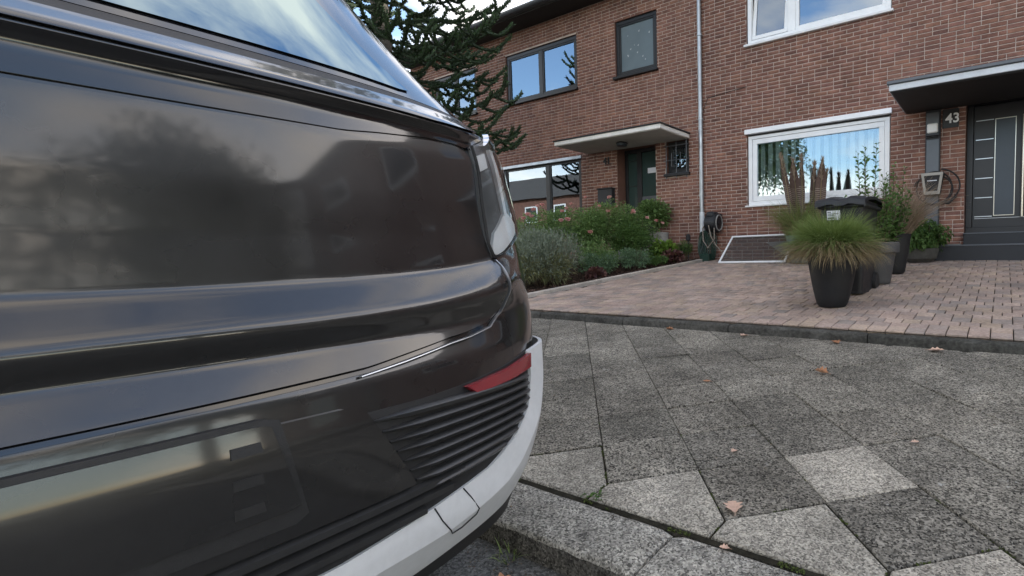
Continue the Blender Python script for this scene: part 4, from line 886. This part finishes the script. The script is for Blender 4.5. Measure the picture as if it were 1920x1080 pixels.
while z < 8.8:
    L = 1.85*min(1, (9.9-z)/6.0)+.25; nb = 6
    for k in range(nb):
        az = 2*pi*k/nb+wh*.43+rnd.uniform(-.15, .15)
        if cos(az-radians(-30)) < -.55 and z < 4 and rnd.random() < .5: continue
        bough(tb+Vector((.1*cos(az), .1*sin(az), z+rnd.uniform(-.12, .12))), az, L*rnd.uniform(.8, 1.08), .34-.03*z+rnd.uniform(-.06, .06), .55+rnd.uniform(-.1, .15))
    z += .56; wh += 1
ropes.build('boughs', M_araub, tr)
SP = np.concatenate(SP); SD = np.concatenate(SD); n = len(SP)
V, F = leaf_arrays(SP, SD, nr.uniform(.045, .065, n), .030, .15, -.05); npmesh('crown', V, F, M_arau, tr)
# ------------------------------------------------------------------ the parked van, its tail towards the camera
YC, PE = .05, 3.2
T = np.array([[-.66, -.98, .892, .40], [-.58, -.93, .92, .42], [-.50, -.895, .926, .42], [-.40, -.88, .938, .42], [-.28, -.88, .946, .42], [-.20, -.895, .961, .42], [-.14, -.93, .974, .42], [-.10, -.908, .974, .42], [-.045, -.962, .984, .42],
     [.04, -.972, .977, .42], [.12, -.978, .961, .42], [.22, -.988, .939, .42], [.27, -.998, .925, .42], [.285, -.98, .917, .42], [.325, -1.05, .915, .40], [.35, -1.085, .902, .38], [.42, -1.16, .855, .36], [.60, -1.36, .813, .32], [.80, -1.58, .80, .30]])
zf = np.arange(-.70, .84, .004); TF = np.stack([np.interp(zf, T[:, 0], T[:, k]) for k in (1, 2, 3)], 1)
kr = np.hanning(9)[1:-1]; kr /= kr.sum(); pad = len(kr)//2
TF = np.stack([np.convolve(np.pad(TF[:, k], pad, 'edge'), kr, 'valid') for k in range(3)], 1)
kw = np.hanning(83)[1:-1]; kw /= kw.sum(); pw = len(kw)//2
XS = np.convolve(np.pad(TF[:, 0], pw, 'edge'), kw, 'valid')          # calmer profile for the corners
k2 = np.hanning(43)[1:-1]; k2 /= k2.sum(); TF[:, 1] = np.convolve(np.pad(TF[:, 1], len(k2)//2, 'edge'), k2, 'valid')
def sec(z): return [float(np.interp(z, zf, TF[:, k])) for k in range(3)]
def sp0(th, z):
    xr, w, B = sec(z); s_ = -1 if th < 0 else 1; t = radians(min(abs(th), 90))
    xr = sec(z-.04*min(1.3, (th/40)**2)*math.exp(-((z+.03)/.09)**2))[0]      # the shoulder crease climbs towards the lamps
    q_ = min(1, max(0, (abs(th)-34)/30)); q_ = q_*q_*(3-2*q_)
    if z < .2: xr = xr*(1-q_)+float(np.interp(z, zf, XS))*q_
    return Vector((xr-B*(1-max(cos(t), 0)**(2/PE)), YC+s_*w*max(sin(t), 0)**(2/PE), z))
def sp(th, z, off=0.):
    p = sp0(th, z)
    if not off: return p
    a = sp0(min(th+.6, 89.5), z)-sp0(max(th-.6, -89.5), z); b = sp0(th, z+.006)-sp0(th, z-.006); n_ = a.cross(b)
    if n_.length < 1e-9: n_ = Vector((1, 0, 0))
    n_.normalize()
    if n_.x*1+n_.y*(1 if th > 0 else -1)*.5 < 0: n_ = -n_
    return p+n_*off
def resamp(c, n):
    c = np.array(c, float); d = np.linalg.norm(np.diff(c*np.array([.012, 1]), axis=0), axis=1); s_ = np.concatenate([[0], np.cumsum(d)]); q = np.linspace(0, s_[-1], n); return np.stack([np.interp(q, s_, c[:, k]) for k in (0, 1)], 1)
van = empty('parked_van', (-3.2, YC, ROADZ), 'dark grey van parked at the kerb, tail towards us, with white bumper trim', 'van')
def patch(name, A, B, n, m, off, mt, par=van, offB=None, rim=.01, mirror=False, extra=None):
    A = resamp(A, n); B = resamp(B, n); offB = off if offB is None else offB; G = []
    for j in range(m+1):
        v = j/m; row = []
        for i in range(n):
            th, z_ = A[i]*(1-v)+B[i]*v
            if extra: th, z_ = extra(th, z_, i/(n-1), v)
            row.append(sp(th, z_, off*(1-v)+offB*v))
        G.append(row)
    o = None
    for mi in ((False, True) if mirror else (False,)):
        H = [[Vector((p.x, 2*YC-p.y, p.z)) for p in r] for r in G] if mi else G
        mb = MB().grid(H)
        edge = [H[0][i] for i in range(n)]+[H[j][n-1] for j in range(1, m+1)]+[H[m][i] for i in range(n-2, -1, -1)]+[H[j][0] for j in range(m-1, 0, -1)]
        if rim: mb.grid([edge+[edge[0]], [p+Vector((-rim, 0, 0))-Vector((0, .4*rim*(1 if p.y > YC else -1), 0)) for p in edge+[edge[0]]]], False)
        q = mb.build(name, mt, par, sharp=40); o = o or q
    return o
def sym(c): return [(-t, z_) for t, z_ in c[::-1] if t > 0]+list(c)
# body shell
rings = []
for z_ in list(np.arange(-.66, .797, .007))+[.80]:
    xr, w, B = sec(z_); xf_ = float(np.interp(z_, [-.66, -.4, -.1, .08, .2, .8], [-5.55, -5.72, -5.70, -5.5, -5.0, -4.0])); h_ = [sp0(t, z_) for t in np.linspace(0, 90, 34)]
    h_ += [Vector((xr-B+(xf_+.5-xr+B)*t, YC+w, z_)) for t in np.linspace(0, 1, 12)[1:]]
    h_ += [Vector((xf_+.5*(1-max(sin(a), 0)**(2/PE)), YC+w*max(cos(a), 0)**(2/PE), z_)) for a in np.linspace(0, pi/2, 14)[1:]]
    rings.append(h_+[Vector((p.x, 2*YC-p.y, p.z)) for p in h_[-2:0:-1]])
for sc_, dz_ in ((.97, .022), (.88, .045), (.6, .058), (.2, .062)):
    base = rings[-1] if sc_ == .97 else base; cx_ = sum(p.x for p in base)/len(base); rings.append([Vector((cx_+(p.x-cx_)*sc_, YC+(p.y-YC)*sc_, .80+dz_)) for p in base])
mb = MB().grid([r+[r[0]] for r in rings]); mb.add(rings[-1], [list(range(len(rings[-1])))]); mb.add(rings[0], [list(range(len(rings[0])))[::-1]])
mb.build('body', M_paint, van, sharp=60)
# tailgate and its shut line
tgt_ = [(0, .214), (16, .222), (20, .230), (29, .243), (36, .245), (38.5, .240), (40, .225)]; tgb = [(0, -.196), (14, -.185), (18, -.176), (25, -.162), (29, -.157), (34, -.146), (37.7, -.12), (39.8, -.078), (40, -.04)]
bend_ = lambda k: (lambda th, z_, u, v: (th-k*math.copysign(2.3*sin(pi*v)*abs(2*u-1)**6, th), z_))
patch('shut_line', sym([(t*1.018, z_+.006) for t, z_ in tgt_]), sym([(t*1.018+.1, z_-.007) for t, z_ in tgb]), 81, 64, .0012, M_gloss, rim=.004, extra=bend_(1))
patch('tailgate', sym(tgt_), sym(tgb), 81, 64, .0075, M_paint, extra=bend_(1))
patch('bumper_edge_highlight', [(13, -.197), (18, -.188), (25, -.173), (29, -.168), (34.5, -.156), (38.4, -.127), (40.7, -.08), (40.9, -.03), (40, -.012)], [(13, -.1985), (18, -.1895), (25, -.1748), (29, -.1698), (34.7, -.158), (38.75, -.1277), (41.1, -.08), (41.2, -.03), (40.3, -.012)], 60, 1, .0095, M_alu, mirror=True, rim=.006)  # highlight along the bumper edge, laid on as a bright metal line
patch('light_band', sym([(0, .282), (17, .282), (31, .283), (42, .285)]), sym([(0, .222), (16, .229), (20, .237), (29, .25), (36, .252), (42, .248)]), 61, 5, .004, M_gloss)
lip = patch('spoiler_lip', sym([(0, .326), (19, .327), (30, .330), (42, .330), (50, .328)]), sym([(0, .286), (17, .286), (31, .287), (43, .292), (49, .299)]), 61, 8, .006, M_paint)
patch('window_ledge', sym([(0, .351), (30, .351), (55, .347)]), sym([(0, .329), (30, .332), (52, .331)]), 51, 4, .003, M_plast)
patch('pillar_trim', sym([(0, .775), (40, .775), (78, .775)]), sym([(0, .353), (30, .353), (48, .350), (62, .348)]), 61, 16, .003, M_gloss)
win = patch('rear_window', sym([(0, .74), (25, .74), (31, .735), (33.5, .72)]), sym([(0, .372), (25, .372), (33, .370), (36, .374)]), 51, 16, .0065, M_carg)
# lamps
LA = [(41.6, .256), (41.2, .20), (39.4, .126), (38.9, .077), (38.4, .03), (39.6, -.004)]; LB = [(52, .292), (66, .24), (69, .15), (64, .085), (57, .055), (41, -.003)]
for s_ in (1, -1):
    A_ = [(s_*t, z_) for t, z_ in LA]; B_ = [(s_*t, z_) for t, z_ in LB]
    tl = patch('tail_lamp', A_, B_, 30, 14, .003, M_lampgy)
    tl['label'] = 'tall clear tail lamp that tapers to a point'
    patch('reflector_facet', [(s_*51, .115), (s_*42, .055), (s_*39.8, .022), (s_*40.4, .004)], [(s_*60, .085), (s_*57, .062), (s_*50, .036), (s_*42, .003)], 16, 6, .010, M_lampin, par=tl)
    patch('light_guide', [(s_*52, .27), (s_*50.5, .17), (s_*49.5, .10)], [(s_*55, .272), (s_*53, .17), (s_*51.5, .10)], 16, 2, .012, M_lampin, par=tl)
    patch('light_guide', [(s_*43, .235), (s_*42.4, .20)], [(s_*48, .25), (s_*47, .215)], 6, 3, .009, M_lampin, par=tl)
    patch('lens', A_, B_, 30, 14, .017, M_lens, par=tl, rim=.014)
    MB().tube([sp(s_*t, z_, .012) for t, z_ in resamp(LA, 24)]+[sp(s_*t, z_, .010) for t, z_ in resamp(LB, 24)[::-1]], .0035, 6).build('lamp_seal', M_rub, tl)
# bumper
wu = [(0, -.49), (11, -.49), (21, -.47), (26.5, -.459), (33, -.447), (41, -.412), (48.6, -.361), (50.5, -.287), (48.4, -.232)]
wc = [(0, -.527), (12, -.526), (24, -.522), (29.5, -.510), (38, -.494), (43, -.47), (54, -.386), (58, -.30), (56, -.222)]
wl = [(0, -.60), (19, -.60), (28, -.587), (42.5, -.574), (47.7, -.545), (60, -.46), (72, -.36), (76, -.222)]
gr = patch('bumper_grille', sym([(0, -.248), (13, -.256), (20, -.258), (27, -.254), (38, -.243), (49, -.228)]), sym([(0, -.495), (11, -.495), (21, -.475), (33, -.452), (42, -.415), (50.5, -.34)]), 61, 14, .003, M_plast)
M_slat = mat('satin_black_slat', (.030, .030, .031), .34, noise=(40, .15))
for s_ in (1, -1):
    for k in range(8):
        zl, zr_ = -.272-.0212*k, -.286-.0178*k; t0, t1 = 13.9+.78*k, [48.6, 49.2, 49.6, 49.3, 48, 45.6, 42.6, 38][k]
        rows = []
        for t in np.linspace(0, 1, 34):
            z_ = zl+(zr_-zl)*t; th = s_*(t0+(t1-t0)*t); e = min(1, t*9)*min(1, (1-t)*14); h2 = .0072*(.25+.75*e)
            rows.append([sp(th, z_+h2, .003), sp(th, z_+h2*.8, .006+.009*e), sp(th, z_+.001, .007+.012*e), sp(th, z_-h2*.7, .006+.009*e), sp(th, z_-h2, .003)])
        MB().grid(rows).build('slat', M_slat, gr, sharp=50)
for z_, t1 in ((-.421, 26), (-.444, 24), (-.467, 20)):
    MB().grid([[sp(t, z_+.0085+.004*abs(t)/22, .003), sp(t, z_+.006+.004*abs(t)/22, .016), sp(t, z_-.005+.004*abs(t)/22, .016), sp(t, z_-.0085+.004*abs(t)/22, .003)] for t in np.linspace(-t1, t1, 50)]).build('slat', M_slat, gr)
cp = patch('bumper_centre', sym([(0, -.236), (11.5, -.24), (13, -.25)]), sym([(0, -.405), (15, -.405), (18.3, -.402)]), 41, 8, .011, M_paint)
ph = patch('plate_recess', sym([(0, -.226), (6.2, -.226), (7.0, -.232)]), sym([(0, -.386), (7.6, -.386), (8.4, -.376)]), 31, 8, .0135, M_plast)
pl_ = patch('plate_holder', sym([(0, -.234), (5.9, -.234), (6.5, -.238)]), sym([(0, -.362), (7.3, -.362), (7.9, -.358)]), 31, 6, .0165, M_paint)
for z_ in (-.262, -.302, -.342): patch('slot', sym([(4.6, z_+.007), (5.9, z_+.007)])[2:], sym([(4.6, z_-.007), (6.0, z_-.007)])[2:], 6, 2, .0185, M_plast, par=pl_, rim=.002)
for s_ in (1, -1):
    patch('reflector', [(s_*26.4, -.259), (s_*38, -.249), (s_*48.6, -.236)], [(s_*28.5, -.277), (s_*38, -.274), (s_*48.2, -.268)], 40, 6, .017, M_redl)
tr1 = patch('bumper_trim', sym(wu), sym(wc), 121, 4, .009, M_silver, offB=.026)
patch('lower_bumper_trim', sym(wc), sym(wl), 121, 6, .026, M_silver, offB=.016)
for s_ in (1, -1):
    MB().tube([sp(s_*t, z_, o_) for t, z_, o_ in ((21.4, -.470, .0105), (22.5, -.498, .0185), (24, -.521, .0265), (24.6, -.533, .0262), (26.5, -.533, .0262), (29.4, -.522, .0262), (29.6, -.510, .0266), (28, -.486, .018), (26.5, -.460, .0105))], .0014, 5).build('tow_cover_seam', M_rub, tr1)
patch('valance', sym([(0, -.598), (20, -.598), (43, -.572), (50, -.54), (74, -.52), (88, -.52)]), sym([(0, -.655), (45, -.655), (88, -.655)]), 61, 6, .006, M_plast)
# sides, wheels
for s_ in (1, -1):
    Y = lambda z_, o_: YC+s_*(sec(z_)[1]+o_)
    for a, b in ((-1.75, -2.75), (-2.83, -3.9)):
        MB().grid([[(x_, Y(z_, .004), z_) for x_ in np.linspace(a-(.22 if b < -3 else .05)*(z_-.15)*(0 if b > -3 else 0), b, 8)] for z_ in np.linspace(.18, .66, 8)]).build('side_window', M_carg, van)
    for X in (-1.82, -4.78):
        wz = ROADZ+.355; yo = YC+s_*.965; wh_ = MB()
        prof = [(.20, -.20), (.33, -.20), (.352, -.17), (.355, -.10), (.352, -.03), (.33, .0), (.235, .0), (.225, -.015)]; n = 40
        vs = [(X+r_*cos(2*pi*k/n), yo+s_*d_, wz+r_*sin(2*pi*k/n)) for r_, d_ in prof for k in range(n)]
        wh_.add(vs, [(i*n+k, i*n+(k+1) % n, (i+1)*n+(k+1) % n, (i+1)*n+k) for i in range(len(prof)-1) for k in range(n)], True)
        tyre = wh_.build('wheel', M_tyre, van); rm = MB()
        for k in range(10):
            a = 2*pi*k/10; rm.add([(X+r_*cos(a+da), yo-s_*.02, wz+r_*sin(a+da)) for r_, da in ((.04, -.5), (.225, -.12), (.225, .12), (.04, .5))], [(0, 1, 2, 3)])
        rm.tube([(X, yo-s_*.03, wz), (X, yo-s_*.01, wz)], .05, 16); rm.build('rim', M_rim, tyre)
        MB().tube([(X, yo-s_*.06, wz), (X, yo-s_*.05, wz)], .23, 30).build('brake_plate', M_rub, tyre)
        MB().grid([[(X+r_*cos(a), YC+s_*(sec(min(.7, max(-.66, wz+r_*sin(a))))[1]+.008), wz+r_*sin(a)) for r_ in (.37, .43)] for a in np.linspace(radians(-8), radians(188), 40)]).build('arch_trim', M_plast, van)

# ------------------------------------------------------------------ fallen leaves, weeds, moss
def fallen(x_, y_, z_, s_, label, m=M_dleaf, curl=.35, az=None):
    az = rnd.uniform(0, 6.28) if az is None else az; n = 22; out_ = []
    for k in range(n+1):
        t = k/n; w_ = .36*sin(pi*min(1, t*1.02))**.8*(1+.30*cos(t*21))+.01
        out_.append((t-.5, w_))
    mb = MB(); rows = []
    for u, w_ in out_: rows.append([(u*s_, v*w_*s_, s_*(.06+curl*.35*(abs(v)**1.5)*w_*2+curl*.28*(u+.15)**2)) for v in (-1, -.5, 0, .5, 1)])
    mb.grid(rows); mb.tube([(-.5*s_, 0, s_*.07), (-.72*s_, .05*s_, s_*.05)], s_*.012, 4)
    ca, sa = cos(az), sin(az); mb.v = [(x_+a*ca-b*sa, y_+a*sa+b*ca, z_+c) for a, b, c in mb.v]
    o = mb.build('fallen_leaf', m); return props(o, label, 'leaf', 'fallen leaves')
wz_ = walk_z
fallen(-2.55, 3.86, wz_(3.86)+.002, .075, 'curled brown leaf against the dark edging, leftmost of those there', curl=.9)
fallen(-1.80, 3.84, wz_(3.84)+.002, .080, 'pale tan leaf lying against the edging below the fly screen', M_dleafp, .6)
fallen(-1.05, 3.85, wz_(3.85)+.002, .085, 'thin tan leaf by the edging in front of the fountain grass planter', curl=.6)
fallen(-.37, 3.84, wz_(3.84)+.002, .100, 'wide pointed tan leaf by the edging, rightmost of those there', M_dleafp, .5, .2)
fallen(-.92, 3.06, wz_(3.06)+.002, .085, 'crumpled orange brown leaf on a slab joint in mid footway', curl=1.1)
fallen(-1.49, 2.65, wz_(2.65)+.001, .050, 'faint reddish leaf flat on the dark footway slabs', curl=.2)
fallen(-.29, 2.26, wz_(2.26)+.002, .035, 'tiny pale leaf scrap on the right of the footway', M_dleafp, .4)
fallen(-.735, 1.475, wz_(1.475)+.003, .072, 'large pinkish oak leaf in the joint between pale and dark slab', M_dleafp, .6, 2.2)
fallen(-.92, 1.86, wz_(1.86)+.002, .035, 'little cream coloured leaf stalk on a dark slab', M_dleafp, .8)
fallen(-.665, 1.275, wz_(1.275)+.004, .030, 'small yellow leaf at the back of the granite kerb', M_dleafp, .6)
fallen(-1.22, .93, ROADZ+.003, .075, 'tan leaf lying in the gutter next to the grass tuft', curl=.5, az=1.1)
fallen(-1.08, .955, ROADZ+.003, .065, 'reddish brown leaf in the gutter under the granite kerb', curl=.7)
fallen(-3.13, 2.79, wz_(2.79)+.002, .05, 'small tan leaf on the footway right beside the van', curl=.5)
g_ = empty('weed', (-1.21, 1.36, walk_z(1.36)), 'small bright green weed at the corner of two pale slabs and kerb', 'weed', 'weeds in the joints')
P_ = np.repeat([[-1.205, 1.335, walk_z(1.33)-.004]], 26, 0)+nr.normal(0, .014, (26, 3))*[1.3, .8, .1]; V, F = leaf_arrays(P_, np.concatenate([nr.normal(size=(26, 2)), np.full((26, 1), .5)], 1), nr.uniform(.015, .034, 26), .013); npmesh('leaves', V, F, M_leafm, g_)
g_ = empty('grass_tuft', (-1.30, 1.03, ROADZ), 'thin green grass tuft in the gutter at the kerb foot beside the bumper', 'grass tuft', 'weeds in the joints')
grass(g_, (-1.31, 1.035, ROADZ-.005), 30, .035, (.03, .085), (.1, .9), (.2, 1.2), M_grass, .0026)
# moss along the open joints
MP = []
def moss(p, q, n, s_=.006):
    p, q = np.array(p), np.array(q); t = nr.uniform(0, 1, n)**1.0; keep = np.sin(t*9+p[0]*30)+.7*np.sin(t*23+p[1]*50) > .75; t = t[keep][:, None]
    P_ = p*(1-t)+q*t+nr.normal(0, s_*.5, (len(t), 2)); MP.append(np.concatenate([P_, np.array([[walk_z(y)] for y in P_[:, 1]])-.008], 1))
for m_ in range(-2, 6):
    a, b, c = gp(-2+m_, m_), gp(-1+m_, m_), gp(-1+m_, m_+1)
    moss(a, b, 130); moss(b, c, 170); moss((a[0], 1.296), (c[0], 1.296), 420, .008); moss((a[0], 1.3), a, 120)
for i, j in ((0, 0), (-1, -1), (1, 1), (-2, -2), (2, 1), (0, -1)): moss(gp(i, j), gp(i+1, j), 50, .004); moss(gp(i, j), gp(i, j+1), 50, .004)
P_ = np.concatenate(MP); n = len(P_); V, F = leaf_arrays(P_, np.concatenate([nr.normal(size=(n, 2)), np.full((n, 1), 1.3)], 1), nr.uniform(.006, .013, n), nr.uniform(.004, .008, n))
props(npmesh('moss', V, F, M_moss), 'green moss growing in the joints between the footway slabs', 'moss', kind='stuff')
# crumbs of leaf and seed on the footway
n = 420; yy = nr.uniform(1.1, 3.9, n); P_ = np.stack([nr.uniform(-3.6, 1.2, n), yy, walk_z(yy)+.003], 1); V, F = leaf_arrays(P_, np.concatenate([nr.normal(size=(n, 2)), np.full((n, 1), .2)], 1), nr.uniform(.004, .014, n), nr.uniform(.003, .008, n))
props(npmesh('leaf_crumbs', V, F, mat('leaf_crumb', [(.30, .20, .12), (.12, .09, .06), (.42, .38, .30), (.20, .17, .10)], .9)), 'tiny pale and brown crumbs of leaf scattered on the footway slabs', 'leaf litter', kind='stuff')
# grit along the gutter
n = 1500; P_ = np.stack([nr.uniform(-3.5, 1.0, n), 1.05-np.abs(nr.normal(0, .09, n)), np.full(n, ROADZ+.001)], 1); V, F = leaf_arrays(P_, np.concatenate([nr.normal(size=(n, 2)), np.full((n, 1), .3)], 1), nr.uniform(.004, .012, n), nr.uniform(.004, .009, n))
props(npmesh('grit', V, F, mat('grit', [(.09, .07, .05), (.16, .13, .10), (.06, .05, .04)], .95)), 'brown grit and crumbled leaves in the gutter along the kerb', 'grit', kind='stuff')

# ------------------------------------------------------------------ across the street, seen in the window panes
def far_house(x0, x1, y0, zt, m, rid, wins, label, dep=8, name='street_house'):
    h = empty(name, ((x0+x1)/2, y0, ROADZ), label, 'house', 'houses across the street')
    MB().box(x0, x1, y0-dep, y0, ROADZ-.3, zt).build('wall', m, h)
    MB().prism([(x0-.3, y0+.4, zt-.05), (x0-.3, y0-dep/2, zt+rid), (x0-.3, y0-dep-.4, zt-.05)], (x1-x0+.6, 0, 0)).build('roof', M_roof, h)
    for a, b, c, d in wins:
        w = MB(); frame_ring(w, a, b, c, d, .12, y0+.01, y0+.06); q = w.build('window', M_white, h); MB().box(a+.11, b-.11, y0+.012, y0+.03, c+.11, d-.11).build('pane', M_gloss, q)
far_house(-9, 6, -15, 2.1, M_render, 1.9, [(-8, -6.4, .3, 1.6), (-4, -2.4, .3, 1.6), (1, 2.6, .3, 1.6)], 'low pale house with dark roof mirrored in the wide living-room window')
far_house(-46, -24, -15, 5.2, M_fbrick, 2.6, [(x_, x_+1.5, z_, z_+1.5) for x_ in (-44, -40.5, -37, -33.5, -30, -26.5) for z_ in (.2, 3.0)], 'brick house with white windows mirrored in the neighbour living-room window')
ft = empty('broadleaf_tree', (-13.2, -11, ROADZ), 'dark broadleaf tree across the street mirrored in the living-room window', 'tree')
MB().tube([(-13.2, -11, ROADZ), (-13.1, -11, 2), (-13.3, -11.1, 4.5), (-13.2, -11, 7)], [.3, .24, .17, .06], 10).build('trunk', M_bark, ft)
bush(ft, (-13.2, -11, 5.0), (4.2, 3.0, 4.2), 16000, .22, .15, M_tree, 40, 77, inner=.3, name='crown')

def next_house(x0, x1, label):
    h = empty('terraced_house', ((x0+x1)/2, D, -.2), label, 'house', 'brick terraced houses')
    MB().box(x0, x1, D, D+8.5, -.5, ZT).build('wall', M_fbrick, h)
    MB().prism([(x0, D-.55, ZT+.02), (x0, D+4.25, ZT+2.1), (x0, D+9.05, ZT+.02), (x0, D+9.05, ZT-.05), (x0, D-.55, ZT-.05)], (x1-x0, 0, 0)).build('roof', M_roof, h)
    for a, b, c, d in ((x0+.8, x0+3.2, .85, 2.2), (x0+.8, x0+3.2, 3.7, 4.9), (x1-3.0, x1-1.0, 3.7, 4.9)):
        w = MB(); frame_ring(w, a, b, c, d, .12, D-.05, D-.004); q = w.build('window', M_white, h); MB().box(a+.11, b-.11, D-.03, D-.008, c+.11, d-.11).build('pane', M_gloss, q)
    MB().box(x1-2.6, x1-1.6, D-.03, D-.004, -.1, 2.0).build('front_door', M_door, h)
    MB().bbox(x1-3.2, x1-1.0, D-1.1, D-.004, 2.15, 2.27, .01).build('porch_canopy', M_fascia, h)
next_house(4.605, 13.9, 'brick terraced house beyond number 43, mirrored in the van paint')
next_house(13.905, 23.2, 'farther brick terraced house at the end of the row, mirrored in the van paint')
struct('front_gardens', MB().add([(6.005, 3.99, drive_z(3.99)-.02), (40, 3.99, drive_z(3.99)-.02), (40, D, drive_z(D)-.02), (6.005, D, drive_z(D)-.02)], [(0, 1, 2, 3)]), M_earth)
for tx, ty, lab, sd_ in ((15, 4.6, 'unseen tree added on the house side of the road to darken the van tailgate', 78), (14.5, -1.6, 'unseen tree added by the roadway to darken the middle of the van tailgate', 79)):
    ft = empty('reflection_tree', (tx, ty, ROADZ), lab, 'tree', 'added trees')  # out of view, added so the tailgate mirrors dark leaves instead of sky
    MB().tube([(tx, ty, ROADZ), (tx+.1, ty, 1.5), (tx-.1, ty+.1, 3.5), (tx, ty, 6)], [.25, .2, .15, .06], 10).build('trunk', M_bark, ft)
    bush(ft, (tx, ty, 3.6), (3.2, 3.6, 3.8), 12000, .22, .15, M_tree, 40, sd_, inner=.3, name='crown')
